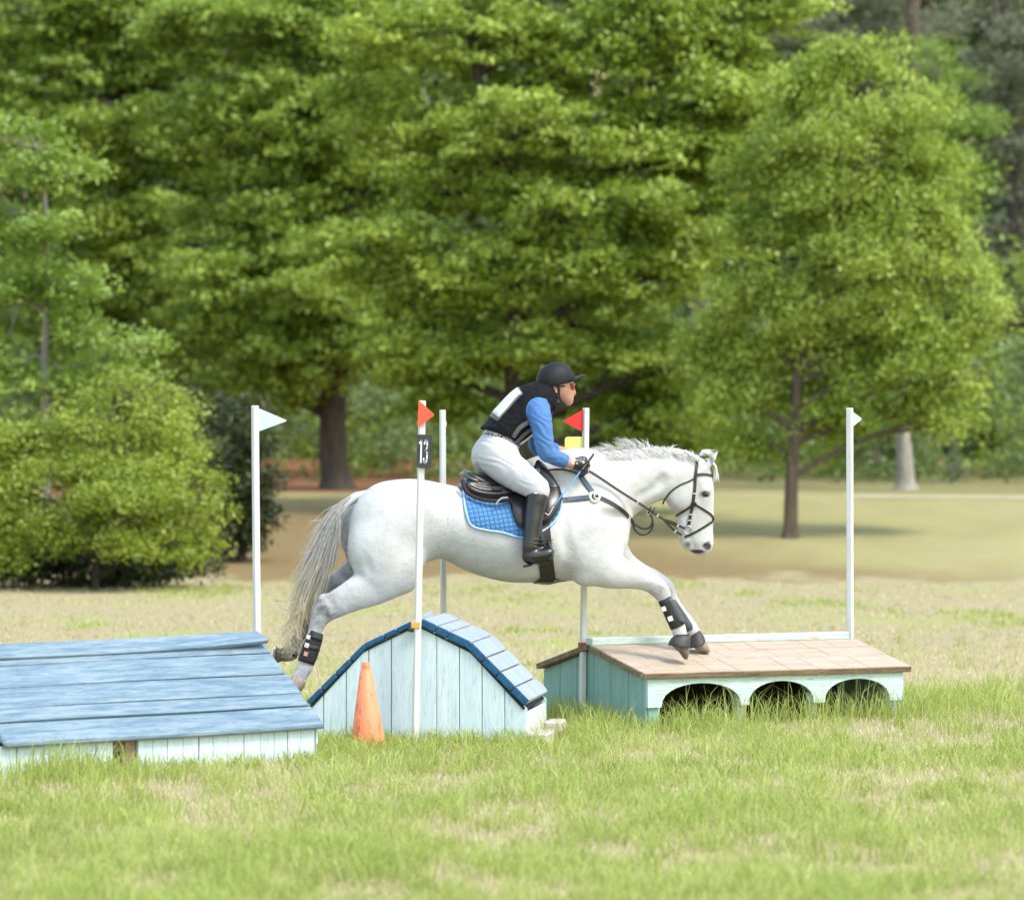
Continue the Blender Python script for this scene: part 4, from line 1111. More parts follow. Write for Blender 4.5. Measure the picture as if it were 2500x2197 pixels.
def patch(name, top, bot, off, th, mat, parent, nu=30, nv=14, both=True, quilt=0.0, bulge=None):
    """padded panel between two pixel curves laid on the horse's side; th thick; mirrored on the far side"""
    T = catmull(top, nu); B = catmull(bot, nu)
    ms = []
    for side in ((-1, 1) if both else (-1,)):
        t = np.linspace(0, 1, nv)
        G = (T[:, None, :] * (1 - t)[None, :, None] + B[:, None, :] * t[None, :, None]).reshape(-1, 2)
        P, N = proj(G, off, -1)
        P = P.reshape(nu, nv, 3); N = N.reshape(nu, nv, 3)
        for _ in range(2):
            P[1:-1, 1:-1] = (P[:-2, 1:-1] + P[2:, 1:-1] + P[1:-1, :-2] + P[1:-1, 2:] + 2 * P[1:-1, 1:-1]) / 6
            N[1:-1, 1:-1] = (N[:-2, 1:-1] + N[2:, 1:-1] + N[1:-1, :-2] + N[1:-1, 2:]) / 4
        tt = np.full((nu, nv), th)
        uu = np.linspace(0, 1, nu)[:, None]; vv = t[None, :]
        edge = np.minimum(np.minimum(uu, 1 - uu) * 6, np.minimum(vv, 1 - vv) * 6).clip(0, 1) ** 0.5
        tt = tt * (0.35 + 0.65 * edge)
        if bulge is not None: tt = tt + bulge(uu, vv)
        Q = P + N * tt[:, :, None]
        if side > 0:
            P = P * [1, -1, 1]; Q = Q * [1, -1, 1]
        V = np.concatenate([Q.reshape(-1, 3), P.reshape(-1, 3)]); m = nu * nv; fs = []
        for i in range(nu - 1):
            for j in range(nv - 1):
                a = i * nv + j; fs.append((a, a + 1, a + nv + 1, a + nv)); fs.append((m + a, m + a + nv, m + a + nv + 1, m + a + 1))
        rim = [i * nv for i in range(nu)] + [(nu - 1) * nv + j for j in range(1, nv)] + [i * nv + nv - 1 for i in range(nu - 2, -1, -1)] + [j for j in range(nv - 2, 0, -1)]
        for a, b_ in zip(rim, rim[1:] + rim[:1]): fs.append((a, b_, m + b_, m + a))
        ms.append(recalc(mesh(name, V, fs, True)))
    return put(name, joinm(name, ms) if len(ms) > 1 else ms[0], mat, parent, HF)

M_LEATHER = plain('black leather', (0.013, 0.012, 0.012), 0.33, 0.3, 14, 0.12, 0.55)
M_LEATHER2 = plain('dark brown strap leather', (0.022, 0.017, 0.015), 0.4, 0.3, 20, 0.1, 0.5)
M_SEAT = plain('grey seat leather', (0.055, 0.054, 0.056), 0.30, 0.2, 14, 0.1, 0.6)
M_SUEDE = plain('dark brown pad', (0.035, 0.026, 0.022), 0.8, 0.25, 40, 0.2, 0.2)
M_NAVY = plain('navy lined leather', (0.020, 0.055, 0.105), 0.42, 0.25, 30, 0.1, 0.5)
M_FLEECE = plain('cream fleece', (0.62, 0.58, 0.50), 0.9, 0.12, 80, 0.5, 0.1)
def quilt_material():
    t = NT('quilted blue cotton'); v = t.coord((1, 1, 1), rnd=False)
    def grid(rot):
        mp = t.node('ShaderNodeMapping'); mp.inputs['Rotation'].default_value = (0, rot, 0); t.link(v, mp.inputs['Vector'])
        w = t.node('ShaderNodeTexWave', wave_type='BANDS', bands_direction='X'); w.inputs['Scale'].default_value = 10.5; w.inputs['Distortion'].default_value = 0.35; w.inputs['Detail'].default_value = 1.0
        t.link(mp.outputs[0], w.inputs['Vector']); return w.outputs['Fac']
    h = t.math('MINIMUM', t.math('POWER', grid(R(8)), 0.4), t.math('POWER', grid(R(98)), 0.4))
    n = t.noise(v, 9, 4)
    c = t.mix(n, (0.04, 0.175, 0.40), (0.075, 0.24, 0.48))
    c = t.mix(t.ramp(h, [(0.15, 1.0), (0.55, 0.0)]), c, (0.02, 0.095, 0.27))
    t.color(c); t.rough(0.75); t.bump(h, 0.8, 0.006); t.b.inputs['Sheen Weight'].default_value = 0.2
    return t.m
M_QUILT = quilt_material()
M_PIPING = plain('light blue piping', (0.30, 0.48, 0.72), 0.6, 0.1, 30, 0.05)
M_BLUE = plain('bright blue strap', (0.06, 0.27, 0.62), 0.5, 0.15, 30, 0.05)

# saddle pad
pad = thing('saddle_pad', 'quilted bright blue saddle pad with light piping under the black saddle', 'saddle pad', HF @ Vector(H(1245, 1200, 0)), YAW)
ptop = [(1128, 1178), (1160, 1186), (1205, 1195), (1255, 1188), (1305, 1168), (1368, 1188)]
pbot = [(1136, 1250), (1150, 1282), (1185, 1293), (1225, 1299), (1260, 1309), (1290, 1311), (1325, 1294), (1352, 1272), (1367, 1248)]
pad_o = patch('pad_panel', ptop, pbot, 0.004, 0.012, M_QUILT, pad, 60, 26, True, 0, lambda u, v: 0.0022 * np.sin(u * 190) * 0)
for side in (-1, 1):
    edge = catmull([(1128, 1180), (1131, 1215), (1137, 1252), (1151, 1283), (1186, 1294), (1226, 1300), (1261, 1310), (1291, 1312), (1326, 1295), (1353, 1273), (1368, 1246), (1369, 1210), (1368, 1190)], 90)
    P, N = proj(edge, .012, -1)
    if side > 0: P = P * [1, -1, 1]; N = N * [1, -1, 1]
    put('piping', sweep('piping', P, .0075, .005, N, 8), M_PIPING, pad, HF)

# saddle
sad = thing('saddle', 'black leather jumping saddle with raised cantle on the blue pad', 'saddle', HF @ Vector(H(1220, 1180, 0)), YAW)
SF = Field(H(1090, 1300, 0) + [0, -.36, 0], H(1420, 1090, 0) + [0, .36, 0], 0.007)
SF.chain(hc([(1136, 1158, 9, .13, 0), (1158, 1172, 14, .155, 0), (1190, 1182, 16, .15, 0), (1230, 1180, 16, .13, 0), (1270, 1162, 17, .105, 0), (1303, 1138, 12, .075, 0)]), k=.02)
SF.chain(hc([(1138, 1188, 15, .10, -.09), (1160, 1200, 17, .10, -.10), (1200, 1205, 16, .09, -.12), (1240, 1200, 16, .08, -.13)]), k=.03)
SF.chain(hc([(1138, 1188, 15, .10, .09), (1160, 1200, 17, .10, .10), (1200, 1205, 16, .09, .12), (1240, 1200, 16, .08, .13)]), k=.03)
SF.chain(hc([(1140, 1172, 5, .02, -.20), (1175, 1189, 5, .02, -.21), (1220, 1194, 5, .02, -.20)]), k=.02, op='sub')
sv, sq_ = SF.surface(2)
put('panel', mesh_np('panel', sv, sq_, True), M_LEATHER, sad, HF)
# seat: a dished strip from cantle to pommel, in greyer leather
sc_ = catmull([(1133, 1143), (1140, 1150), (1160, 1160), (1195, 1165), (1230, 1161), (1268, 1142), (1302, 1121)], 26)
wd = catmull([(.10, 0), (.135, 0), (.158, 0), (.15, 0), (.125, 0), (.095, 0), (.06, 0)], 26)[:, 0]
V = []; nn = 17
for (u, v), w in zip(sc_, wd):
    for j in range(nn):
        t = -1 + 2 * j / (nn - 1)
        p = H(u, v, t * w); p[2] += -0.030 * abs(t) ** 2.2 + 0.004 * t * t
        V.append(p)
V = np.array(V); V2 = V - [0, 0, .018]
m = len(V); fs = [(i * nn + j, i * nn + j + 1, (i + 1) * nn + j + 1, (i + 1) * nn + j) for i in range(25) for j in range(nn - 1)]
fs2 = [tuple(q + m for q in reversed(f)) for f in fs]
rim = [i * nn for i in range(26)] + [25 * nn + j for j in range(1, nn)] + [i * nn + nn - 1 for i in range(24, -1, -1)] + [j for j in range(nn - 2, 0, -1)]
fs3 = [(a, b, b + m, a + m) for a, b in zip(rim, rim[1:] + rim[:1])]
put('seat', recalc(mesh('seat', np.concatenate([V, V2]), fs + fs2 + fs3, True)), M_SEAT, sad, HF)
put('panel_binding', sweep('panel_binding', [H(*p) for p in catmull([(1129, 1172, -.17), (1134, 1192, -.20), (1150, 1209, -.225), (1180, 1220, -.25), (1215, 1223, -.262), (1245, 1219, -.265)], 24)], .012, .012, None, 8), M_SUEDE, sad, HF)
patch('flap', [(1228, 1196), (1270, 1172), (1312, 1140), (1340, 1158)], [(1244, 1238), (1256, 1275), (1276, 1292), (1330, 1282)], .020, .016, M_LEATHER, sad, 26, 16, True, 0,
      lambda u, v: .012 * np.sin(np.pi * u) * np.sin(np.pi * v))
patch('knee_roll', [(1300, 1152), (1312, 1130), (1328, 1138), (1351, 1165), (1368, 1192)], [(1318, 1278), (1330, 1280), (1342, 1274), (1361, 1250), (1373, 1218)], .024, .020, M_LEATHER, sad, 26, 16, True, 0,
      lambda u, v: .022 * np.sin(np.pi * np.clip(u * 1.2 - .2, 0, 1)) ** .7 * np.sin(np.pi * v) ** .5)
free_strap('saddle_tie', [(1240, 1214, -.285), (1228, 1215, -.295), (1219, 1220, -.298), (1211, 1231, -.298)], .010, plain('worn grey leather', (0.32, 0.30, 0.28), 0.6), sad, 12, .004)
ring('ring', H(1312, 1150, -.175), .012, .003, M_STEEL, sad)
free_strap('stirrup_strap', [(1314, 1276, -.335), (1321, 1300, -.35), (1330, 1325, -.365), (1340, 1350, -.375)], .020, M_LEATHER, sad, 14, .005)

# girth
gi = thing('girth', 'black girth strap around the belly of the grey horse behind its elbow', 'girth', HF @ Vector(H(1340, 1413, 0)), YAW)
pts = [(1322, 1270), (1326, 1310), (1330, 1350), (1334, 1385), (1337, 1404)]
P, N = proj(catmull(pts, 24), .006)
Pm = P * [1, -1, 1]
a_end, zb = P[-1], H(1340, 1421, 0)[2]
arc = [np.array([a_end[0] + .002, a_end[1] * math.cos(t), a_end[2] + (zb - .004 - a_end[2]) * math.sin(t)]) for t in np.linspace(.12, math.pi - .12, 18)]
PP = np.concatenate([P, arc, Pm[::-1]])
ctr = np.array([0, 0, H(1340, 1300, 0)[2]])
NN = (PP - ctr) * [0, 1, 1]
for _ in range(4): PP[1:-1] = (PP[:-2] + 2 * PP[1:-1] + PP[2:]) / 4
put('girth_band', sweep('girth_band', PP, .048, .008, NN, 4), M_LEATHER2, gi, HF)
free_strap('belly_guard', [(1308, 1421, -.06), (1340, 1424, -.06), (1362, 1420, -.06)], .10, M_LEATHER2, gi, 12, .012, (0, -.1, -1))
free_strap('martingale_strap', [(1355, 1421, 0), (1385, 1417, 0), (1410, 1411, 0)], .03, M_LEATHER2, gi, 12, .008, (0, -.1, -1))

# breastplate
bp = thing('breastplate', 'navy and black leather breastplate with round cream fleece at the shoulder', 'breastplate', HF @ Vector(H(1456, 1211, 0)), YAW)
strap('shoulder_strap', [(1369, 1222), (1400, 1219), (1428, 1216), (1452, 1213)], .034, M_LEATHER2, bp, .005, .005)
strap('lining', [(1384, 1220), (1405, 1218), (1428, 1216), (1446, 1214)], .024, M_NAVY, bp, .0085, .004)
strap('shoulder_strap', [(1417, 1162), (1428, 1178), (1440, 1194), (1452, 1209)], .034, M_LEATHER2, bp, .005, .005)
strap('lining', [(1419, 1165), (1429, 1179), (1440, 1194), (1448, 1204)], .024, M_NAVY, bp, .0085, .004)
P, N = proj([(1451, 1213)], .006)
def disc(name, c, r, n, th, mat, parent):
    nv = Vector(n).normalized(); e1 = nv.orthogonal().normalized(); e2 = nv.cross(e1); V = []; k = 22
    for (rr_, h) in ((r * .9, 0), (r, th * .5), (r * .88, th), (r * .2, th * 1.1)):
        for i in range(k):
            a = 2 * math.pi * i / k; V.append(Vector(c) + (e1 * math.cos(a) + e2 * math.sin(a)) * rr_ * (1 + .05 * math.sin(i * 7.1)) + nv * h)
    fs = [(j * k + i, j * k + (i + 1) % k, (j + 1) * k + (i + 1) % k, (j + 1) * k + i) for j in range(3) for i in range(k)] + [tuple(range(3 * k, 4 * k))]
    return put(name, recalc(mesh(name, V, fs, True)), mat, parent, HF)
disc('fleece_pad', P[0] - N[0] * .004, .042, N[0], .008, M_FLEECE, bp)
ring('ring', P[0] + N[0] * .008 + np.array([.010, 0, 0]), .017, .0035, M_STEEL, bp, N[0])
disc('ring_tab', P[0] + N[0] * .004, .021, N[0], .006, M_LEATHER2, bp)
strap('chest_strap', [(1462, 1214), (1480, 1222), (1500, 1233), (1520, 1247), (1534, 1262)], .026, M_LEATHER2, bp, .004, .005)
free_strap('martingale', [(1534, 1258, -.10), (1539, 1266, -.09), (1546, 1277, -.08), (1548, 1286, -.08)], .022, M_LEATHER2, bp, 10, .006)
free_strap('martingale_fork', [(1546, 1277, -.08), (1555, 1283, -.09), (1566, 1289, -.10), (1580, 1290, -.11), (1590, 1283, -.12), (1593, 1268, -.12), (1588, 1257, -.12), (1582, 1251, -.12)], .012, M_LEATHER2, bp, 30, .005, (0, -1, .01), 6)
free_strap('martingale_fork', [(1546, 1286, -.08), (1553, 1297, -.07), (1566, 1305, -.06), (1580, 1303, -.05), (1590, 1293, -.05), (1594, 1280, -.06), (1592, 1264, -.07)], .012, M_LEATHER2, bp, 30, .005, (0, -1, .01), 6)
ring('ring', H(1536, 1262, -.10), .014, .003, M_STEEL, bp)
ring('ring', H(1583, 1252, -.125), .012, .003, M_STEEL, bp)

# bridle with reins
br = thing('bridle', 'dark leather bridle with crossed noseband and reins running to the rider', 'bridle', HF @ Vector(H(1690, 1230, 0)), YAW)
for side in (-1, 1):
    strap('cheekpiece', [(1703, 1119), (1700, 1140), (1697, 1165), (1696, 1190), (1693, 1215), (1691, 1232), (1686, 1258), (1681, 1283)], .020 if side < 0 else .02, M_LEATHER2, br, .003, .005, 50, side)
    strap('browband', [(1697, 1160), (1712, 1158), (1726, 1159), (1737, 1161.5)], .017, M_LEATHER2, br, .004, .005, 16, side)
    strap('throatlatch', [(1696, 1167), (1682, 1175), (1660, 1184), (1640, 1198), (1625, 1215), (1618.5, 1229)], .010, M_LEATHER2, br, .003, .004, 30, side)
    strap('noseband', [(1692, 1230), (1679, 1241), (1663, 1251), (1650, 1260)], .015, M_LEATHER2, br, .003, .005, 16, side)
    strap('noseband', [(1694, 1230), (1711, 1240), (1727, 1250), (1739, 1260), (1741, 1272)], .014, M_LEATHER2, br, .003, .005, 24, side)
    strap('noseband', [(1740, 1272), (1727, 1281), (1708, 1293), (1690, 1303), (1672, 1311)], .014, M_LEATHER2, br, .003, .005, 24, side)
# joins across the poll, brow and nose
def across(name, u, v, w, th=.005):
    P, N = proj([(u, v)], .004); p = P[0]
    Q = [np.array([p[0] + .010 * math.cos(t) * (1 if name != 'crownpiece' else 0), p[1] * math.sin(t), p[2] + (.012 * math.cos(t) if name == 'crownpiece' else 0)]) for t in np.linspace(-1.57, 1.57, 12)]
    Q = [np.array([p[0] + (.012 * math.cos(t) if name != 'crownpiece' else 0), -p[1] * math.sin(t), p[2] + (.03 * math.cos(t) if name == 'crownpiece' else 0)]) for t in np.linspace(-1.57, 1.57, 12)]
    put(name, sweep(name, Q, w / 2, th / 2, np.array([[1, 0, 0] if name != 'crownpiece' else [0, 0, 1]] * 12), 4), M_LEATHER2, br, HF)
across('browband', 1737, 1161, .017); across('noseband', 1740.5, 1266, .016); across('crownpiece', 1703, 1119, .022)
for (u, v, r) in ((1693, 1230, .016), (1679, 1293, .026)):
    P, N = proj([(u, v)], .008)
    ring('bit_ring' if r > .02 else 'noseband_ring', P[0], r, .0035, M_STEEL if r > .02 else M_LEATHER2, br, N[0])
    Pf = P[0] * [1, -1, 1]; ring('bit_ring' if r > .02 else 'noseband_ring', Pf, r, .0035, M_STEEL if r > .02 else M_LEATHER2, br, N[0] * [1, -1, 1])
for (u, v) in ((1694, 1205), (1687, 1256), (1684, 1270)):
    P, N = proj([(u, v)], .006)
    bq = box('buckle', .024, .006, .008, .001); put('buckle', bq, M_STEEL, br, HF @ Matrix.Translation(P[0]))
RW = .016
free_strap('rein', [(1438, 1150, -.21), (1470, 1170, -.20), (1510, 1197, -.19), (1556, 1226, -.17), (1590, 1248, -.14), (1623, 1270, -.115)], RW, M_LEATHER2, br, 30, .005, (0, -1, .25))
free_strap('rein', [(1623, 1269, -.115), (1640, 1274, -.105), (1655, 1282, -.09), (1672, 1290, -.075)], .014, M_LEATHER2, br, 12, .005)
free_strap('rein', [(1621, 1270, -.115), (1634, 1283, -.105), (1648, 1296, -.09), (1664, 1306, -.075)], .014, M_LEATHER2, br, 12, .005)
free_strap('rein', [(1438, 1150, .15), (1500, 1190, .18), (1560, 1228, .15), (1620, 1268, .11), (1670, 1292, .07)], RW, M_LEATHER2, br, 30, .005)
free_strap('rein', [(1436, 1152, -.19), (1420, 1160, -.18), (1400, 1152, -.17), (1375, 1146, -.16), (1345, 1147, -.155), (1322, 1152, -.15)], .013, M_LEATHER2, br, 24, .005, (0, -1, .01), 6)
for (u, v, s) in ((1557, 1226, .014), (1606, 1258, .016), (1655, 1283, .014), (1649, 1297, .014)):
    put('buckle', box('buckle', .010, .006, s * 1.5, .001), M_STEEL, br, HF @ Matrix.Translation(H(u, v, -.12 - (1656 - u) * .0004 - .012)) @ Matrix.Rotation(R(35), 4, 'Y'))
for du in (0, 9):
    free_strap('rein_stop', [(1583 + du, 1253, -.155), (1587 + du, 1244, -.155), (1590 + du, 1236 + du * .3, -.15)], .010, M_LEATHER2, br, 8, .008, (0, -1, .01), 6)
# ------------------------------------------------------------------ rider
rid = thing('person', 'young rider in black vest and helmet leaning forward over the grey horse, reins in both hands', 'person', HF @ Vector(H(1200, 1165, 0)), YAW)
tag(rid, 'rider in black vest, blue sleeves and black helmet crouched forward on the horse')
TORSO = hc([(1210, 1105, 40, .16, 0), (1223, 1072, 36, .14, 0), (1250, 1037, 41, .145, 0), (1283, 1003, 43, .165, 0), (1308, 980, 36, .16, 0), (1322, 968, 26, .11, 0)])
NECK = hc([(1322, 972, 20, .055, 0), (1342, 968, 18, .05, 0), (1358, 950, 19, .052, 0)])
LEG_N = hc([(1213, 1114, 39, .10, -.09), (1240, 1142, 38.5, .092, -.16), (1275, 1167, 32.5, .08, -.245), (1306, 1188, 26, .064, -.315), (1315, 1199, 22, .058, -.335)])
LEG_F = [r * np.array([1, -1, 1, 1, 1]) for r in LEG_N]
SHIN_N = hc([(1314, 1204, 19, .053, -.336), (1306, 1240, 16, .046, -.345), (1301, 1275, 13.5, .041, -.36), (1296, 1320, 11, .034, -.375), (1294, 1348, 10, .031, -.38)])
SHIN_F = [r * np.array([1, -1, 1, 1, 1]) for r in SHIN_N]
ARM_N = hc([(1312, 1000, 26, .066, -.155), (1322, 1040, 21, .054, -.205), (1328, 1078, 18, .046, -.225), (1333, 1103, 16, .043, -.225), (1352, 1115, 14, .040, -.215), (1375, 1125, 12, .033, -.205), (1390, 1129, 10, .030, -.20), (1400, 1132, 10, .03, -.20)])
ARM_F = hc([(1320, 995, 26, .065, .155), (1318, 1040, 21, .052, .20), (1314, 1080, 18, .045, .20), (1318, 1093, 15, .042, .19), (1345, 1098, 13, .036, .16), (1370, 1104, 11, .030, .13), (1388, 1110, 10, .03, .11)])
def head(fd):
    fd.ell(H(1362, 934, 0), (.097, .078, .092), R(-8), .02)                       # skull
    fd.ell(H(1378, 955, 0), (.062, .062, .078), R(-10), .03)                      # face
    fd.ell(H(1386, 974, 0), (.034, .040, .040), R(10), .03)                       # jaw
    fd.ell(H(1389, 983, 0), (.017, .022, .014), 0, .02)                           # chin
    fd.chain(hc([(1396, 945, 3, .007, 0), (1399.3, 956.5, 3.2, .008, 0), (1400, 960.5, 3.2, .011, 0)]), k=.015)      # nose
    fd.ell(H(1395.5, 969, 0), (.008, .019, .006), 0, .008)                        # upper lip
    fd.ell(H(1393.5, 976, 0), (.009, .018, .007), 0, .008)                        # lower lip
    fd.seg(H(1398, 972.5, -.012), H(1398, 972.5, .012), (.0035, .006), (.0035, .006), .004, 'sub')
    for b in (-1, 1):
        fd.ell(H(1390, 946, .036 * b), (.014, .016, .011), 0, .01, 'sub')
        fd.ell(H(1355.5, 952, .073 * b), (.017, .010, .028), R(12), .008)         # ear
        fd.ell(H(1357, 951, .085 * b), (.008, .006, .014), R(12), .006, 'sub')
def fingers(fd, u, v, b, m, infl=0.0):
    """a closed hand: palm, four curled fingers of different length, thumb over the rein; m = -1 near, +1 far"""
    fd.chain([(*H(u - 12, v - 3, b), .030, .026), (*H(u + 4, v, b), .034, .024), (*H(u + 13, v + 3, b), .030, .023)], 6, k=.015, infl=infl)
    for i, (du, dv, L) in enumerate(((20, -7, .95), (21, 0, 1.05), (19, 7, 1.0), (15, 13, .85))):
        k0 = H(u + du - 6, v + dv - 1, b + .004 * m)
        k1 = H(u + du + 5 * L, v + dv + 3, b + .020 * m); k2 = H(u + du + 2 * L, v + dv + 9 * L, b - .010 * m); k3 = H(u + du - 6, v + dv + 9 * L, b - .030 * m)
        r = (.0098, .0105, .010, .0088)[i]
        for a, c in ((k0, k1), (k1, k2), (k2, k3)): fd.seg(a, c, (r, r), (r * .95, r * .95), .005, 'add', infl)
    fd.chain([(*H(u - 2, v - 9, b - .018 * m), .012, .012), (*H(u + 10, v - 14, b - .022 * m), .011, .011), (*H(u + 20, v - 13, b - .014 * m), .009, .009)], 6, k=.006, infl=infl)
HN, HFAR = (1410, 1133, -.20, -1), (1404, 1113, .09, 1)
RF_LO, RF_HI = H(1130, 1410, 0) + [0, -.48, 0], H(1460, 870, 0) + [0, .48, 0]
body_f = Field(RF_LO, RF_HI, 0.0062)
body_f.chain(TORSO, k=.03); body_f.chain(NECK, k=.02)
body_f.ell(H(1206, 1109, 0), (.094, .156, .110), R(0), .05)
for lg in (LEG_N, LEG_F): body_f.chain(lg, k=.02, first_k=.06)
for lg in (SHIN_N, SHIN_F): body_f.chain(lg, k=.02)
for ft in (-1, 1):
    body_f.chain(hc([(1292, 1354, 12, .034, .38 * ft), (1310, 1362, 11, .036, .385 * ft), (1338, 1352, 8, .034, .40 * ft)]), k=.02)
body_f.chain(ARM_N, k=.02); body_f.chain(ARM_F, k=.02)
head(body_f)
for h_ in (HN, HFAR): fingers(body_f, *h_)
V, Q = body_f.surface(1)
M_SKIN = plain('skin', (0.47, 0.25, 0.18), 0.5, 0.10, 14, 0.03, 0.4)
M_SKIN.node_tree.nodes['Principled BSDF'].inputs['Subsurface Weight'].default_value = 0.0
put('body', mesh_np('body', V, Q, True), M_SKIN, rid, HF)

def garment(name, build, mat, h=.0062, clips=(), lo=RF_LO, hi=RF_HI, smooth=1, parent=None, fold=0.0):
    """clothing as an implicit surface a little outside the body, cut by planes (point, outward normal)"""
    fd = Field(lo, hi, h); build(fd)
    X = [(fd.lo[k] + fd.h * np.arange(fd.n[k])) for k in range(3)]
    for (p, n) in clips:
        n = np.array(n, float) / np.linalg.norm(n)
        d = ((X[0] - p[0]) * n[0])[:, None, None] + ((X[1] - p[1]) * n[1])[None, :, None] + ((X[2] - p[2]) * n[2])[None, None, :]
        fd.D = np.maximum(fd.D, d.astype(np.float32))
    V, Q = fd.surface(smooth)
    if fold:
        N = fd.grad(V); q = V * np.array([1, .8, 1])
        w1 = q[:, 0] * .5 + q[:, 2] * .87 + .020 * np.sin(q[:, 0] * 31 + q[:, 1] * 17) + .012 * np.sin(q[:, 2] * 47)
        w2 = q[:, 0] * .9 - q[:, 2] * .35 + .018 * np.sin(q[:, 2] * 37 + q[:, 1] * 23)
        amt = fbm(V[:, 0] * 9 + 3, V[:, 2] * 9 + V[:, 1] * 6, 2)
        V = V + N * (fold * (np.sin(w1 * 2 * math.pi / .047) * np.clip(amt * 2.4 - .8, 0, 1) + np.sin(w2 * 2 * math.pi / .060) * np.clip(1.3 - amt * 2.2, 0, 1)))[:, None]
    return put(name, mesh_np(name, V, Q, True), mat, parent or rid, HF), fd
def cloth(name, c, c2, rough=.75, fold=9, strength=.5, dist=.012, sheen=0.0, spec=.2, stretch=(1, 1, 1)):
    t = NT(name); v = t.coord(stretch, rnd=False)
    n = t.noise(v, fold, 3, .5, .6); t.color(t.mix(n, c, c2)); t.rough(rough)
    t.b.inputs['Sheen Weight'].default_value = sheen; t.b.inputs['Specular IOR Level'].default_value = spec
    t.bump(t.math('ADD', n, t.math('MULTIPLY', t.noise(v, 300, 2), .04)), strength, dist)
    return t.m
M_SHIRT = cloth('blue stretch shirt', (0.052, 0.140, 0.345), (0.072, 0.18, 0.41), .6, 13, .6, .012, .1)
M_BREECH = cloth('white breeches', (0.44, 0.435, 0.45), (0.49, 0.485, 0.495), .7, 8, .35, .010, .1)
M_VEST = cloth('black vest', (0.006, 0.006, 0.0065), (0.011, 0.011, 0.012), .8, 22, .7, .014, 0, .12)
M_BOOT = plain('black boot leather', (0.012, 0.011, 0.011), 0.28, 0.3, 9, 0.12, 0.6, 0.01)
M_HELMET = plain('black velvet helmet', (0.010, 0.011, 0.013), 0.6, 0.15, 60, 0.12, 0.25, 0.002)
M_GLOVE = plain('black and white glove', (0.020, 0.020, 0.022), 0.5, 0.3, 40, 0.2)
def glove_material():
    t = NT('spotted glove'); v = t.coord((1, 1, 1), rnd=False)
    vo = t.node('ShaderNodeTexVoronoi'); vo.inputs['Scale'].default_value = 34.0; t.link(v, vo.inputs['Vector'])
    t.color(t.mix(t.ramp(vo.outputs['Distance'], [(0.26, 1.0), (0.36, 0.0)]), (0.018, 0.018, 0.021), (0.36, 0.36, 0.38))); t.rough(.45)
    t.bump(t.noise(v, 60, 3), .3, .003); return t.m
M_GLOVE = glove_material()

# shirt: sleeves and the shirt body under the vest
def shirt(fd):
    fd.chain(ARM_N, k=.02, infl=.007); fd.chain(ARM_F, k=.02, infl=.007)
    fd.chain(TORSO[1:], k=.03, infl=.006)
wn_, wf_ = H(1384, 1128, -.20), H(1372, 1106, .12)
garment('shirt', shirt, M_SHIRT, clips=[((H(1384, 1127, -.2)), (.95, 0, -.30))], fold=.0028)
# breeches
def breech(fd):
    fd.chain(TORSO[:2], k=.03, infl=.006)
    fd.ell(H(1207, 1109, 0), (.096, .158, .112), R(0), .05, infl=.006)
    for lg in (LEG_N, LEG_F): fd.chain(lg, k=.02, first_k=.06, infl=.006)
    for lg in (SHIN_N[:3], SHIN_F[:3]): fd.chain(lg, k=.02, infl=.004)
ax_t = np.array(TORSO[1][:3]) - np.array(TORSO[0][:3])
garment('breeches', breech, M_BREECH, clips=[(np.array(H(1219, 1072, 0)), H(1226, 1058, 0) - H(1213, 1083, 0))], fold=.0022)
# a long seam and pocket folds would be too fine to model; the belt is a band of its own
M_BELT = None
def belt_material():
    t = NT('patterned belt'); v = t.coord((1, 1, 1), rnd=False)
    vo = t.node('ShaderNodeTexVoronoi', feature='DISTANCE_TO_EDGE'); vo.inputs['Scale'].default_value = 48; t.link(v, vo.inputs['Vector'])
    t.color(t.mix(t.ramp(vo.outputs['Distance'], [(0.06, 1.0), (0.12, 0.0)]), (0.015, 0.017, 0.022), (0.5, 0.5, 0.5))); t.rough(.5); return t.m
def belt(fd):
    fd.chain(TORSO[:3], k=.03, infl=.012)
bn = H(1226, 1058, 0) - H(1213, 1083, 0); bn = bn / np.linalg.norm(bn)
garment('belt', belt, belt_material(), h=.005, clips=[(H(1221, 1067, 0), bn), (H(1221, 1067, 0) - bn * .034, -bn)])
# vest: padded torso shell with open armholes, and shoulder straps
def vest(fd):
    fd.chain(hc([(1218, 1068, 32, .155, 0), (1234, 1050, 40, .160, 0), (1255, 1032, 43, .163, 0), (1285, 1001, 45, .172, 0), (1308, 980, 38, .158, 0), (1325, 968, 28, .105, 0)]), k=.03, infl=.010)
    fd.chain(hc([(1183, 1049, 5, .10, 0), (1205, 1047, 14, .13, 0), (1228, 1040, 20, .14, 0)]), k=.03)      # tail flap over the loins
    for b in (-1, 1):
        fd.chain(hc([(1292, 964, 11, .035, .10 * b), (1318, 958, 12, .038, .095 * b), (1340, 972, 12, .035, .085 * b), (1346, 990, 12, .03, .09 * b)]), k=.02)
    for (arm, sgn) in ((ARM_N, -1), (ARM_F, 1)):
        fd.chain([r + np.array([.0, .03 * sgn, -.01, .014, .03]) for r in arm[:2]], k=.012, op='sub')
vn = -bn
garment('vest', vest, M_VEST, clips=[(H(1224, 1064, 0) - bn * .004, vn * .9 + np.array([-.0, 0, -.15]))], fold=.0022)
fl = rid.children[-1]
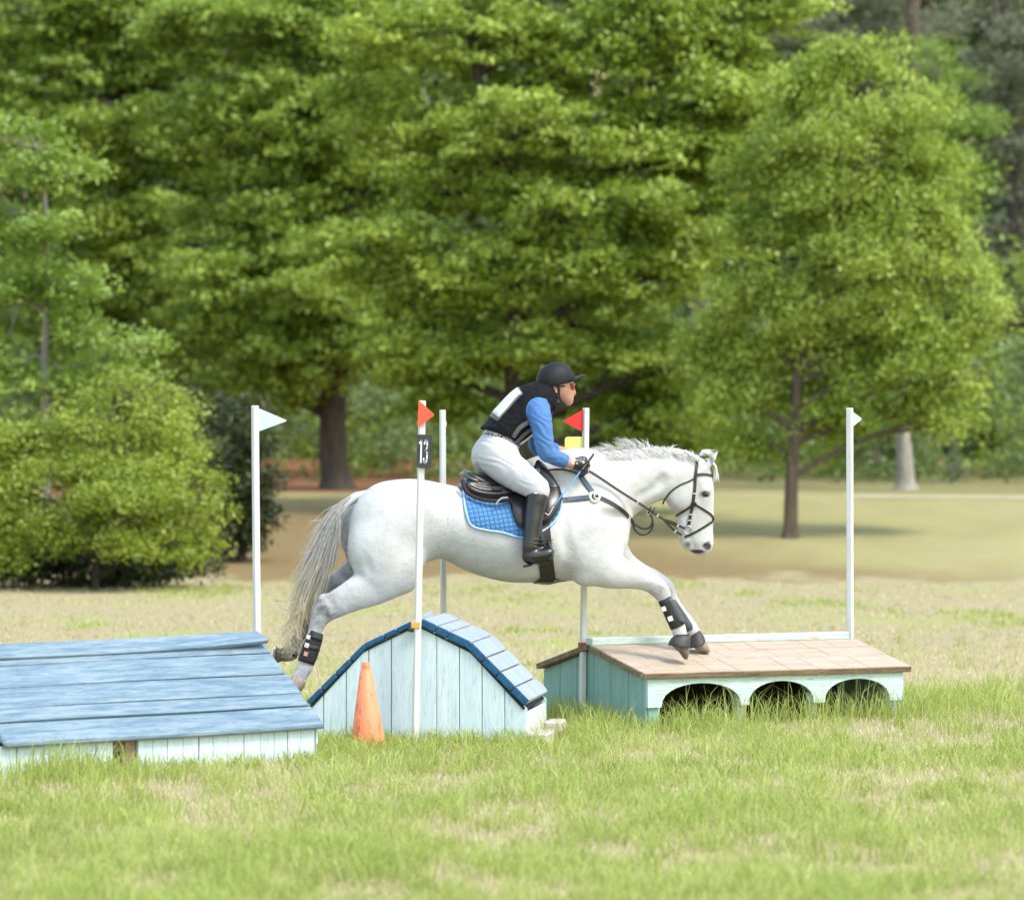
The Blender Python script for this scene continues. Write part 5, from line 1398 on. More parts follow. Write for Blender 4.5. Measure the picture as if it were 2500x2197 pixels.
# number bib on the back and the white front panel below
def curved_panel(name, corners, mat, parent, ft, off=.004, n=10):
    """panel from four (u, v, b) corners bent onto the surface of the field ft by marching along -gradient"""
    c = [H(*q) for q in corners]; V = []
    for i in range(n):
        for j in range(n):
            s, t = i / (n - 1), j / (n - 1)
            V.append((c[0] * (1 - s) + c[1] * s) * (1 - t) + (c[3] * (1 - s) + c[2] * s) * t)
    V = np.array(V)
    for _ in range(12): V = V - ft.grad(V) * (ft.value(V) - off)[:, None] * .7
    N = ft.grad(V); V2 = V + N * .003
    m = len(V); fs = [(i * n + j, i * n + j + 1, (i + 1) * n + j + 1, (i + 1) * n + j) for i in range(n - 1) for j in range(n - 1)]
    fs2 = [tuple(q + m for q in reversed(f)) for f in fs]
    rim = [i * n for i in range(n)] + [(n - 1) * n + j for j in range(1, n)] + [i * n + n - 1 for i in range(n - 2, -1, -1)] + [j for j in range(n - 2, 0, -1)]
    return put(name, recalc(mesh(name, np.concatenate([V, V2]), fs + fs2 + [(a, b, b + m, a + m) for a, b in zip(rim, rim[1:] + rim[:1])], True)), mat, parent, HF)
vf = Field(RF_LO, RF_HI, .0062); vest(vf)
M_BIB = cloth('clear number holder', (0.50, 0.52, 0.52), (0.68, 0.70, 0.69), .25, 30, .5, .01, 0, .5)
M_BIBEDGE = plain('grey bib edge', (0.09, 0.09, 0.095), 0.5, 0.2, 30, 0.1)
curved_panel('number_bib', [(1279, 965, -.115), (1215, 1031, -.125), (1215, 1031, .11), (1279, 965, .10)], M_BIBEDGE, rid, vf, .003)
curved_panel('number_card', [(1277, 968, -.095), (1223, 1026, -.105), (1223, 1026, .09), (1277, 968, .08)], M_BIB, rid, vf, .007)
curved_panel('front_panel', [(1306, 1062, -.13), (1270, 1088, -.13), (1277, 1096, -.10), (1312, 1076, -.10)], M_BIB, rid, vf, .004)
for k in range(2):
    pts = [(1248 + k * 3, 1066, -.17), (1268, 1044, -.185), (1290, 1030, -.185)] if k else [(1260, 1084, -.15), (1282, 1064, -.17), (1300, 1050, -.17)]
    P = np.array([H(*p) for p in catmull(pts, 12)])
    for _ in range(10): P = P - vf.grad(P) * (vf.value(P) - .004)[:, None] * .7
    put('side_strap', sweep('side_strap', P, .014, .003, vf.grad(P), 4), M_BIBEDGE, rid, HF)
# boots
def rboot(name, s):
    q = np.array([1, -s, 1, 1, 1])
    def f(fd):
        sh = hc([(1312, 1209, 22, .064, -.338), (1306, 1240, 20.5, .057, -.345), (1301, 1275, 17.8, .052, -.36), (1296, 1318, 14.8, .044, -.375), (1293, 1345, 14.5, .042, -.38)])
        fd.chain([r * q for r in sh], k=.015, infl=.006)
        fd.chain([r * q for r in hc([(1290, 1360, 13, .040, -.38), (1306, 1358, 14, .043, -.385), (1328, 1354, 11, .042, -.395), (1343, 1347, 7.5, .034, -.40)])], k=.02, infl=.004)
        fd.seg(H(1283, 1371, 0) * [1, 0, 1] + [0, .38 * s, 0], H(1297, 1367, 0) * [1, 0, 1] + [0, .38 * s, 0], (.016, .034), (.016, .034), .012)
        for vv in (1318, 1327, 1336):
            fd.seg(H(1306, vv, -.42 if s < 0 else 0) * ([1, 1, 1] if s < 0 else [1, 0, 1]) + ([0, 0, 0] if s < 0 else [0, .42, 0]), H(1316, vv - 4, 0) * [1, 0, 1] + [0, .36 * s, 0], (.0035, .02), (.0035, .02), .008)
    n = H(1330, 1204, 0) - H(1280, 1226, 0); up = np.array([-n[2], 0, n[0]])
    p = H(1304, 1209, -.335)
    return garment(name, f, M_BOOT, h=.0055, clips=[(H(1318, 1206, 0), (.10, 0, .95))])[0]
bN = rboot('riding_boot', -1); bF = rboot('riding_boot', 1)
for s, b0 in ((-1, bN), (1, bF)):
    w = lambda u, v, b: H(u, v, -.39) * [1, 0, 1] + [0, s * b, 0]
    put('sole', sweep('sole', [w(1280, 1383, .38), w(1297, 1379, .383), w(1301, 1371, .385), (w(1322, 1366, .39)), w(1346, 1354, .40)], .036, .0055, np.tile([0.1, 0, -1.0], (5, 1)), 4), M_DARK, b0, HF)
    st = [w(1340, 1322, .385), w(1332, 1345, .335), w(1331, 1366, .33), w(1336, 1370, .37), w(1338, 1371, .40), w(1342, 1368, .44), w(1344, 1348, .44), w(1340, 1322, .385)]
    P = np.array(st); P = np.concatenate([catmull(P[:3], 8), catmull(P[2:6], 8)[1:], catmull(P[5:], 8)[1:]])
    o = put('stirrup', sweep('stirrup', P, .009, .0045, None, 6), M_BRACKET, sad, HF)
put('boot_tag', box('boot_tag', .024, .004, .007, .001), M_LABEL, bN, HF @ Matrix.Translation(H(1308, 1204, -.404)))
# gloves and bracelet
def gl(fd, h_, arm):
    fingers(fd, *h_, infl=.0028)
    fd.chain(arm, k=.01, infl=.005)
clipn = [(H(1391, 1130, -.2), (-.95, 0, .30))]
garment('glove', lambda fd: gl(fd, HN, ARM_N[-2:]), M_GLOVE, h=.0042, clips=clipn, lo=H(1370, 1180, 0) + [0, -.30, 0], hi=H(1460, 1085, 0) + [0, -.10, 0], smooth=1)
garment('glove', lambda fd: gl(fd, HFAR, ARM_F[-2:]), M_GLOVE, h=.0042, clips=[(H(1384, 1108, .11), (-.95, 0, .25))], lo=H(1370, 1170, 0) + [0, -.02, 0], hi=H(1460, 1070, 0) + [0, .20, 0], smooth=1)
ring('bracelet', H(1386.5, 1128.5, -.20), .031, .0042, plain('tan bracelet', (0.42, 0.30, 0.10), 0.5), rid, (.95, 0, -.30))
put('wrist_strap', box('wrist_strap', .022, .006, .04, .002), M_LABEL, rid, HF @ Matrix.Translation(H(1398, 1126, -.238)) @ Matrix.Rotation(R(10), 4, 'Y'))
# helmet: shell, brim, harness
def hel(fd):
    fd.ell(H(1358, 928, 0), (.118, .102, .116), R(-6), .03)
    fd.ell(H(1342, 935, 0), (.082, .092, .085), R(10), .04)
def helmet_field(fd): hel(fd)
hp = H(1362, 940, 0); hn = np.array([-(H(1408, 928, 0) - H(1320, 948, 0))[2], 0, (H(1408, 928, 0) - H(1320, 948, 0))[0]])
hl, hf = garment('helmet', hel, M_HELMET, h=.005, clips=[(H(1362, 939, 0), -hn)], lo=H(1300, 1000, 0) + [0, -.16, 0], hi=H(1440, 860, 0) + [0, .16, 0], smooth=2)
V = []; nb = 21
for r_ in range(5):
    for i in range(nb):
        t = -1 + 2 * i / (nb - 1)
        ang = t * 1.05
        rad = .090 + (.082 * (math.cos(ang * 1.3) ** 0.7 if abs(ang) < 1.2 else 0) * r_ / 4)
        c = H(1360, 926, 0)
        V.append(c + np.array([rad * math.cos(ang) * 1.02 + .010, rad * math.sin(ang) * .98, .008 * (1 - t * t) - .018 * t * t + .007 * r_ / 4 * (1 - abs(t)) + .0]))
V = np.array(V); V[:, 2] += (V[:, 0] - H(1360, 926, 0)[0]) * .12 - .004
V2 = V - [0, 0, .004]; m = len(V)
fs = [(r_ * nb + i, r_ * nb + i + 1, (r_ + 1) * nb + i + 1, (r_ + 1) * nb + i) for r_ in range(4) for i in range(nb - 1)]
rim = [i for i in range(nb)] + [r_ * nb + nb - 1 for r_ in range(1, 5)] + [4 * nb + i for i in range(nb - 2, -1, -1)] + [r_ * nb for r_ in range(3, 0, -1)]
put('brim', recalc(mesh('brim', np.concatenate([V, V2]), fs + [tuple(q + m for q in reversed(f)) for f in fs] + [(a, b, b + m, a + m) for a, b in zip(rim, rim[1:] + rim[:1])], True)), M_HELMET, hl, HF)
M_WEB = plain('black webbing', (0.013, 0.013, 0.014), .7, .2, 60, .1)
for s in (-1, 1):
    free_strap('chin_strap', [(1362, 936, .083 * s), (1364, 950, .080 * s), (1364, 963, .070 * s), (1368, 978, .058 * s), (1378, 990, .03 * s), (1381, 993, 0)], .017, M_WEB, hl, 20, .006, (0, s, -.1))
    free_strap('back_strap', [(1328, 945, .075 * s), (1340, 957, .078 * s), (1352, 965, .074 * s), (1364, 966, .068 * s)], .016, M_WEB, hl, 16, .006, (0, s, -.1))
# hair under the helmet, brows side
def hairf(fd):
    fd.ell(H(1352, 940, 0), (.088, .080, .060), R(0), .02); fd.ell(H(1344, 952, 0), (.045, .060, .035), 0, .02)
garment('hair', hairf, plain('blond hair', (0.42, 0.27, 0.12), .5, .25, 60, .3), h=.0055, lo=H(1310, 1000, 0) + [0, -.12, 0], hi=H(1385, 900, 0) + [0, .12, 0])
# wrap sunglasses with red lenses
def lens_mat():
    t = NT('red mirror lens'); v = t.coord((1, 1, 1), rnd=False); t.color(t.mix(t.noise(v, 14, 2), (0.10, 0.01, 0.01), (0.60, 0.05, 0.025))); t.rough(.08); t.b.inputs['Metallic'].default_value = .55; return t.m
M_LENS = lens_mat(); M_FRAME = plain('black frame', (0.012, 0.012, 0.013), .3)
V = []; nL = 18
for j in range(5):
    for i in range(nL):
        t = -1 + 2 * i / (nL - 1); ang = t * 1.42
        y = .068 * math.sin(ang); x = .076 * math.cos(ang) - .024
        vv = 937.5 + 15.5 * j / 4 * (1 - .30 * t * t) + 1.2 * t * t
        c = H(1379.5, vv, 0)
        V.append(c + np.array([x + .013 - .004 * j / 4, y, 0]))
V = np.array(V); V2 = V - [.004, 0, 0]; m = len(V)
fs = [(j * nL + i, j * nL + i + 1, (j + 1) * nL + i + 1, (j + 1) * nL + i) for j in range(4) for i in range(nL - 1)]
rim = [i for i in range(nL)] + [j * nL + nL - 1 for j in range(1, 5)] + [4 * nL + i for i in range(nL - 2, -1, -1)] + [j * nL for j in range(3, 0, -1)]
gls = put('sunglasses', recalc(mesh('sunglasses', np.concatenate([V, V2]), fs + [tuple(q + m for q in reversed(f)) for f in fs] + [(a, b, b + m, a + m) for a, b in zip(rim, rim[1:] + rim[:1])], True)), M_LENS, rid, HF)
for s in (-1, 1):
    free_strap('glasses_arm', [(1386, 942, .064 * s), (1375, 943, .074 * s), (1356, 944, .080 * s)], .012, M_FRAME, gls, 10, .005, (0, s, 0))
free_strap('glasses_frame', [(1386, 939, -.064), (1397, 937.5, -.050), (1403, 937, -.02), (1404.5, 937, 0), (1403, 937, .02), (1397, 937.5, .05), (1386, 939, .064)], .006, M_FRAME, gls, 24, .006, (1, 0, 0.1))
put('lips', uvsphere('lips', H(1396.2, 972.6, 0), (.0052, .015, .0085), 12, 8), plain('lips', (0.48, 0.17, 0.14), .4, .05, 10, 0), rid, HF)
# blue crop held in the near hand
cr = thing('riding_crop', 'bright blue riding crop slanting down from the near hand across the saddle flap', 'riding crop', HF @ Vector(H(1417, 1150, -.25)), YAW)
free_strap('shaft', [(1417, 1151, -.262), (1390, 1186, -.315), (1364, 1220, -.36), (1352, 1236, -.37)], .009, M_BLUE, cr, 12, .009, (0, -1, .01), 8)
free_strap('tip', [(1352, 1236, -.37), (1345, 1248, -.372), (1339, 1257, -.372), (1330, 1252, -.372)], .006, M_LABEL, cr, 10, .006, (0, -1, .01), 8)
free_strap('handle', [(1418, 1150, -.262), (1429, 1136, -.238), (1440, 1122, -.225), (1450, 1108, -.215)], .015, M_LEATHER2, cr, 10, .015, (0, -1, .01), 8)
# ------------------------------------------------------------------ trees and shrubs
def leaf_material(name, dark, light, trans=0.38, shift=(0.30, 0.25, 0.02)):
    t = NT(name); a = t.attr('tint').outputs['Fac']
    c = t.ramp(a, [(0.0, dark), (0.55, tuple((x + y) / 2 for x, y in zip(dark, light))), (1.0, light)])
    t.n.remove(t.b)
    df = t.node('ShaderNodeBsdfDiffuse'); tr = t.node('ShaderNodeBsdfTranslucent'); gl = t.node('ShaderNodeBsdfGlossy'); gl.inputs['Roughness'].default_value = 0.45
    t.link(c, df.inputs[0]); t.link(t.mix(0.35, c, shift), tr.inputs[0]); gl.inputs[0].default_value = (1, 1, 1, 1)
    m1 = t.node('ShaderNodeMixShader'); m1.inputs[0].default_value = trans; t.link(df.outputs[0], m1.inputs[1]); t.link(tr.outputs[0], m1.inputs[2])
    m2 = t.node('ShaderNodeMixShader'); m2.inputs[0].default_value = 0.03; t.link(m1.outputs[0], m2.inputs[1]); t.link(gl.outputs[0], m2.inputs[2])
    t.link(m2.outputs[0], t.out.inputs[0]); return t.m
def unit(v): return v / (np.linalg.norm(v, axis=-1, keepdims=True) + 1e-9)
def leaves(name, C, R_, per, size, mat, parent, flat=.4, droop=.15, upright=.9, g=None, aspect=.5):
    """leaf blades in sprays: C (s,3) spray centres, R_ spray radii"""
    g = g or rng; s = len(C); n = s * per
    cen = np.repeat(C, per, 0); rad = np.repeat(np.broadcast_to(R_, s), per)
    d = unit(g.normal(size=(n, 3))) * (g.random((n, 1)) ** .5)
    d[:, 2] *= flat; d[:, 2] -= droop * (d[:, 0] ** 2 + d[:, 1] ** 2)
    P = cen + d * rad[:, None]
    N = unit(g.normal(size=(n, 3)) * .75 + np.array([0, -.18, upright]))
    A = unit(np.cross(N, g.normal(size=(n, 3)))); A[:, 2] -= droop; A = unit(A); S = unit(np.cross(N, A))
    l = size * (0.65 + 0.7 * g.random(n)); w = l * aspect
    V = np.stack([P - A * l[:, None] * .5, P + S * w[:, None] * .5 - A * (l * .05)[:, None], P + A * l[:, None] * .5 - N * (l * .12)[:, None], P - S * w[:, None] * .5 - A * (l * .05)[:, None]], 1).reshape(-1, 3)
    me = mesh_np(name, V, np.arange(4 * n).reshape(-1, 4), False)
    st = np.repeat(g.normal(size=s) * .17 + .9 * (vnoise(C[:, 0] * 1.1 + C[:, 1], C[:, 2] * 1.1) - .5), per); tint = np.clip(.5 + st + g.normal(size=n) * .16, 0, 1)
    at = me.attributes.new('tint', 'FLOAT', 'FACE'); at.data.foreach_set('value', tint.astype(np.float32))
    return put(name, me, mat, parent)
def tube(P, r, nsec=7):
    P = np.asarray(P, float); n = len(P); r = np.broadcast_to(r, n)
    T = unit(np.gradient(P, axis=0)); ref = np.tile([0.3, 1.0, 0.2], (n, 1)); S = unit(np.cross(T, ref)); N = np.cross(S, T)
    a = np.arange(nsec) * 2 * math.pi / nsec
    V = (P[:, None] + (np.cos(a)[None, :, None] * S[:, None] + np.sin(a)[None, :, None] * N[:, None]) * r[:, None, None]).reshape(-1, 3)
    i = np.arange(n - 1)[:, None] * nsec; j = np.arange(nsec)[None, :]
    Q = np.stack([i + j, i + (j + 1) % nsec, i + nsec + (j + 1) % nsec, i + nsec + j], -1).reshape(-1, 4)
    return V, Q
def wood(name, tubes, mat, parent):
    Vs, Qs, b = [], [], 0
    for P, r in tubes:
        V, Q = tube(P, r); Vs.append(V); Qs.append(Q + b); b += len(V)
    return put(name, mesh_np(name, np.concatenate(Vs), np.concatenate(Qs), True), mat, parent)
def bark(name, c0, c1):
    t = NT(name); v = t.coord((9, 9, 1.6), rnd=False); n = t.noise(v, 2.0, 5, .7)
    t.color(t.mix(t.ramp(n, [(.35, 0.), (.65, 1.)]), c0, c1)); t.rough(.9); t.bump(n, .8, .03); return t.m
M_BARKDARK = bark('dark bark', (0.030, 0.023, 0.018), (0.085, 0.065, 0.050))
M_BARK = bark('brown bark', (0.060, 0.042, 0.028), (0.14, 0.105, 0.075))
M_BARKGREY = bark('grey bark', (0.20, 0.18, 0.15), (0.36, 0.33, 0.28))

def tree(name, label, cat, base, Y, trunk, tr, ellipses, nspray, per, size, mat, bk, R_=.30, depth=1.0, flat=.4, droop=.15, group=None, seed=1, shell=.5, upright=.9, limbs=True, aspect=.5, fill=.26):
    """trunk: pixel path from the foot upwards; ellipses: (u, v, ru, rv[, dY]) crown masses in photo pixels at distance Y"""
    g = np.random.default_rng(seed); k = Y / F
    b = W(base[0], base[1], Y); b.z = gz1(b.x, b.y) - .05
    t = thing(name, label, cat, (b.x, b.y, b.z + .05), 0, group)
    Cs, areas = [], np.array([e[2] * e[3] for e in ellipses], float)
    for e, share in zip(ellipses, areas / areas.sum()):
        n = max(8, int(nspray * share)); c = np.array(W(e[0], e[1], Y)); dy = e[4] if len(e) > 4 else 0
        rad = np.array([e[2] * k, min(e[2] * k, 1.2) * depth, e[3] * k])
        nc = max(2, int(n / 11)); d1 = unit(g.normal(size=(nc, 3)) + [0, -.15, .25]) * (shell + (1 - shell) * g.random((nc, 1)) ** .6)      # boughs
        n2 = int(n * (1 - fill)); pick = g.integers(0, nc, n2); d2 = unit(g.normal(size=(n2, 3)) + [0, 0, .45]) * g.random((n2, 1)) ** .4 * np.array([1.35, 1.2, .55]) * R_ * 1.25
        filler = unit(g.normal(size=(n - n2, 3))) * g.random((n - n2, 1)) ** .5 * rad
        Cs.append(np.concatenate([c + (d1 * rad)[pick] + d2, c + filler]) + [0, dy, 0])
    Cc = np.concatenate(Cs)
    tubes = []
    path = [np.array(b)] + [np.array(W(u, v, Y)) for u, v in trunk]
    P = catmull(path, max(8, len(path) * 5)); rr_ = np.linspace(tr, tr * .22, len(P)); rr_[0] = tr * 1.5; rr_[1] = tr * 1.15
    tubes.append((P, rr_))
    if limbs:
        for e in ellipses:
            c = np.array(W(e[0], e[1], Y)) + [0, (e[4] if len(e) > 4 else 0), 0]
            q = P[min(len(P) - 1, int(len(P) * g.uniform(.35, .95)))]
            near = P[np.argmin(np.abs(P[:, 2] - (c[2] - .35 * np.linalg.norm((c - q)[:2]))))]
            m = (near + c) / 2 + [0, 0, .12]
            L = catmull([near, m + g.normal(size=3) * .06, c, c + (c - near) * .25 + g.normal(size=3) * .1], 9)
            tubes.append((L, np.linspace(tr * .42, tr * .07, 9)))
            cand = Cs[ellipses.index(e)]
            for q2 in g.choice(len(cand), min(7, len(cand)), replace=False):
                s_ = L[g.integers(3, 8)]; tubes.append((catmull([s_, (s_ + cand[q2]) / 2 + g.normal(size=3) * .05, cand[q2]], 5), np.linspace(tr * .12, .006, 5)))
    wood('trunk', tubes, bk, t)
    leaves('crown', Cc, R_ * (0.7 + 0.6 * g.random(len(Cc))), per, size, mat, t, flat, droop, upright, g, aspect)
    return t

M_LEAF_MID = leaf_material('mid green leaves', (0.17, 0.26, 0.018), (0.48, 0.60, 0.10))
M_LEAF_DEEP = leaf_material('deep green leaves', (0.12, 0.20, 0.015), (0.38, 0.51, 0.075))
M_LEAF_LIGHT = leaf_material('light green leaves', (0.135, 0.235, 0.03), (0.29, 0.42, 0.08))
M_LEAF_WILLOW = leaf_material('yellow green leaves', (0.19, 0.29, 0.022), (0.47, 0.575, 0.11))
M_LEAF_BUSH = leaf_material('yellowish shrub leaves', (0.19, 0.265, 0.018), (0.42, 0.51, 0.075))
M_LEAF_SAP = leaf_material('sapling leaves', (0.16, 0.28, 0.03), (0.38, 0.52, 0.10), .45)
M_LEAF_PINE = leaf_material('hazy grey needles', (0.14, 0.155, 0.095), (0.27, 0.28, 0.18), .25)  # greyed and lightened, so the haze sits in the needle colour
M_LEAF_FAR = leaf_material('haze pale leaves', (0.10, 0.155, 0.05), (0.23, 0.32, 0.12))  # leaf colour made paler to carry the distant haze
M_LEAF_SHADE = leaf_material('shade dark leaves', (0.020, 0.032, 0.010), (0.05, 0.075, 0.020), .2)  # very dark leaf colour with the shade around the left shrub painted in

tree('broadleaf_tree', 'big spreading green tree with layered sprays, right behind the rider', 'tree', (1262, 1235), 76,
     [(1262, 1100), (1255, 900), (1262, 700), (1250, 500), (1190, 300), (1150, 90), (1130, -60)], .17,
     [(1130, 60, 300, 130), (1450, 90, 300, 150), (1680, 180, 200, 150), (1020, 290, 220, 120, .6), (1330, 330, 260, 110, -.5), (1600, 400, 240, 120), (1130, 470, 220, 90, .2), (1450, 520, 270, 95, -.6), (1690, 560, 150, 110), (1830, 50, 150, 110), (1810, 230, 140, 110), (1790, 400, 120, 100),
      (960, 620, 190, 80, .3), (1230, 640, 240, 85, -.3), (1560, 690, 220, 95, -.4), (1380, 790, 260, 80, 0), (1040, 780, 210, 75, .4), (1180, 890, 230, 70, .5), (1560, 860, 200, 75, .4), (1460, 960, 180, 55, .8), (980, 900, 150, 55, .7), (1600, 1000, 140, 60, .3), (1720, 1080, 110, 50, .5), (1530, 1060, 110, 45, .5), (1110, 990, 140, 50, .8), (1640, 900, 120, 60, -.2)],
     2250, 58, .10, M_LEAF_MID, M_BARKDARK, .33, .85, .34, .2, 'trees behind the field', 11)
tree('broadleaf_tree', 'dark green tree whose stout trunk leans behind the number 13 post', 'tree', (822, 1182), 84,
     [(812, 1090), (815, 980), (830, 860), (860, 700), (850, 500), (820, 260), (800, 20), (790, -80)], .235,
     [(620, 60, 260, 120), (860, 120, 220, 140), (740, 270, 220, 100, -.5), (560, 300, 190, 110), (900, 380, 170, 110), (640, 470, 220, 95, -.3), (800, 560, 190, 90), (530, 620, 190, 95, -.2), (720, 720, 230, 80, -.6), (900, 720, 150, 80), (600, 830, 210, 75), (790, 880, 190, 60, -.4), (640, 950, 170, 55), (930, 850, 160, 60)],
     1600, 60, .105, M_LEAF_DEEP, M_BARKDARK, .36, .85, .36, .2, 'trees behind the field', 12)
tree('broadleaf_tree', 'dark leafy tree filling the upper left corner behind the sapling', 'tree', (300, 1200), 88,
     [(300, 1000), (290, 700), (300, 400), (280, 100), (270, -80)], .22,
     [(60, 40, 220, 120), (330, 60, 220, 130), (170, 190, 220, 100, -.4), (430, 230, 170, 110, -.2), (60, 330, 190, 110), (300, 360, 210, 95, -.5), (470, 450, 160, 100), (170, 510, 210, 100), (380, 580, 190, 90, -.3), (250, 700, 200, 90), (440, 740, 170, 90), (90, 720, 190, 90), (330, 850, 180, 80), (460, 880, 130, 80)],
     1350, 60, .105, M_LEAF_DEEP, M_BARKDARK, .36, .85, .36, .2, 'trees behind the field', 13)
tree('sapling', 'slender pale stemmed sapling with sparse light leaves above the yellowish shrub', 'tree', (118, 1180), 67,
     [(112, 1080), (110, 900), (113, 700), (112, 520), (100, 400), (90, 300)], .062,
     [(50, 350, 130, 75), (120, 430, 110, 80), (30, 520, 120, 85), (160, 560, 100, 70), (90, 660, 130, 70), (190, 700, 90, 60), (20, 760, 110, 70), (170, 800, 110, 55), (290, 860, 110, 45), (60, 890, 130, 60), (210, 930, 130, 55), (330, 930, 80, 40)],
     330, 32, .085, M_LEAF_SAP, M_BARKGREY, .28, .8, .5, .2, 'trees behind the field', 14, .35, fill=.1)
tree('leafy_tree', 'bright yellow-green drooping tree on a thin dark trunk, behind the horse head', 'tree', (1930, 1322), 73,
     [(1932, 1200), (1940, 1050), (1950, 880), (1985, 700), (2020, 500), (2060, 300), (2085, 180)], .098,
     [(2085, 160, 110, 55), (1965, 250, 110, 70), (2190, 260, 90, 60), (2070, 330, 140, 70, -.3), (1900, 390, 110, 70, .2), (2240, 400, 100, 65), (2010, 480, 130, 65, -.5), (2160, 500, 120, 70, -.2), (2310, 560, 75, 60), (1880, 560, 110, 65), (2080, 620, 140, 60, -.5), (2270, 680, 110, 65, -.1), (1950, 720, 120, 60, -.3), (2360, 770, 50, 40), (2150, 770, 120, 60, -.4), (1840, 700, 90, 60, .2),
      (2290, 850, 95, 55), (2040, 850, 110, 55, .4), (1840, 850, 90, 60, .4), (2350, 930, 45, 40), (2180, 920, 110, 50, -.2), (1930, 940, 110, 45, .6), (2260, 1010, 70, 55), (2085, 1010, 95, 45, .3), (1800, 970, 90, 55, .3), (1830, 1060, 60, 40, .3), (1760, 820, 90, 70, .4), (2400, 790, 34, 12), (2330, 1040, 35, 40)],
     1750, 58, .070, M_LEAF_WILLOW, M_BARK, .26, .95, .75, .6, 'trees behind the field', 15, .5, .7, fill=.12)
tree('broadleaf_tree', 'small light green tree standing before the grey pines at the upper right', 'tree', (2330, 1180), 94,
     [(2320, 900), (2300, 600), (2290, 350), (2290, 180)], .10,
     [(2290, 190, 70, 80), (2330, 310, 90, 90), (2250, 400, 90, 90), (2340, 480, 80, 90), (2280, 600, 100, 100), (2360, 700, 80, 110), (2300, 860, 110, 110), (2390, 950, 90, 110)],
     260, 50, .10, M_LEAF_LIGHT, M_BARKGREY, .36, .8, .5, .2, 'trees behind the field', 16)
tree('pale_trunk_tree', 'tree with a broad pale grey trunk flaring at its foot, behind the rightmost post', 'tree', (2212, 1222), 84,
     [(2208, 1120), (2203, 1000), (2205, 800), (2210, 500)], .155, [(2150, 800, 200, 160, 1), (2250, 560, 170, 170, 1), (2050, 620, 170, 150, 1)],
     200, 50, .09, M_LEAF_MID, M_BARKGREY, .36, .8, .4, .2, 'trees behind the field', 17)
pines = [(2120, 104, [(2120, 1000), (2110, 600), (2080, 200), (2060, -80)], [(2020, 20, 170, 110), (2160, 90, 150, 120), (2060, 230, 130, 90), (2180, 300, 120, 110)], 'grey green pine at the top right, left of the small light tree'),
         (2492, 98, [(2490, 1060), (2485, 900), (2478, 700), (2470, 400), (2455, 100), (2450, -60)], [(2400, 60, 150, 130), (2500, 180, 130, 150), (2430, 330, 110, 120), (2510, 480, 120, 140), (2440, 640, 100, 130), (2510, 800, 90, 140)], 'dark trunked pine at the right edge of the field')]
for q, (u, Y, tr_, el, lb) in enumerate(pines):
    tree('pine_tree', lb, 'tree', (u, 1150), Y, tr_, .22, el, 230, 70, .13, M_LEAF_PINE, M_BARKDARK, .42, .9, .5, .1, 'trees behind the field', 20 + q, .3, .5, True, .22)
# shrubs at the left edge of the bank
tree('shrub', 'large yellow-green shrub at the left edge of the lawn', 'shrub', (230, 1440), 63.5, [(235, 1380), (245, 1250), (250, 1100)], .05,
     [(90, 1145, 150, 85), (250, 1110, 140, 85), (400, 1015, 70, 60, .2), (370, 1100, 110, 85), (400, 1160, 90, 70, -.2), (170, 1220, 180, 90, -.5), (330, 1240, 130, 80, -.6), (40, 1290, 150, 90, -.3), (430, 1265, 70, 60, -.1), (515, 1318, 50, 20, -.4), (230, 1318, 170, 40, -.7), (400, 1335, 80, 30, -.6), (-40, 1180, 120, 140), (470, 1190, 40, 18), (490, 1245, 40, 18, -.2), (330, 965, 60, 35), (210, 1030, 60, 30), (60, 1065, 70, 35)],
     760, 74, .054, M_LEAF_BUSH, M_BARKDARK, .25, .95, .6, .3, None, 31, .66, fill=.10)
tree('shrub', 'low added dark growth standing in for the shade under the yellow-green shrub', 'shrub', (200, 1452), 64.4, [(200, 1420), (200, 1370)], .03,
     [(40, 1390, 130, 62), (180, 1395, 130, 60), (320, 1392, 120, 60), (440, 1385, 90, 60, .2), (-60, 1380, 90, 70), (250, 1330, 200, 60, .5), (60, 1330, 150, 60, .5)], 330, 60, .07, M_LEAF_SHADE, M_BARKDARK, .22, .9, .6, .1, None, 33, .3)  # added plant whose dark leaves paint the shade at the shrub's base
tree('shrub', 'shrub with shade coloured dark leaves between the yellowish shrub and the white post', 'shrub', (590, 1330), 70, [(590, 1200), (585, 1080)], .05,
     [(560, 1110, 80, 90), (590, 1210, 80, 90), (540, 1270, 90, 80), (610, 1290, 60, 60), (470, 1330, 100, 70, .3), (560, 1000, 90, 70, .4)], 200, 60, .075, M_LEAF_SHADE, M_BARKDARK, .28, .9, .5, .1, None, 32, .3)  # the shade it stands in is put into its leaf colour
# stems of a thicket and the far wood: one mass nobody could count
def mass(name, n, x0, x1, y0, y1, z0, z1, R_, per, size, mat, seed, hfun=None):
    g = np.random.default_rng(seed); x = g.uniform(x0, x1, n); y = g.uniform(y0, y1, n)
    top = z1 if hfun is None else hfun(x)
    z = gz(x, y) + z0 + (top - z0) * g.random(n)
    o = leaves(name, np.stack([x, y, z], -1), R_ * (.7 + .6 * g.random(n)), per, size, mat, None, .6, .15, .7, g); tag(o, kind='stuff'); return o
mass('undergrowth', 820, -16.5, 16.5, 88, 95, 0, 1.9, .42, 60, .11, M_LEAF_FAR, 41, lambda x: .6 + 3.4 * fbm(x * .55, x * 0 + 3.3, 2))
mass('thicket', 950, -16.5, 16.5, 91, 98, 0, 3.4, .5, 60, .12, M_LEAF_DEEP, 43, lambda x: 1.6 + 4.0 * fbm(x * .45 + 4, x * 0 + 9.3, 2))
mass('far_wood', 3900, -18, 18, 106, 112, 0, 11.5, 1.2, 75, .27, M_LEAF_FAR, 42)
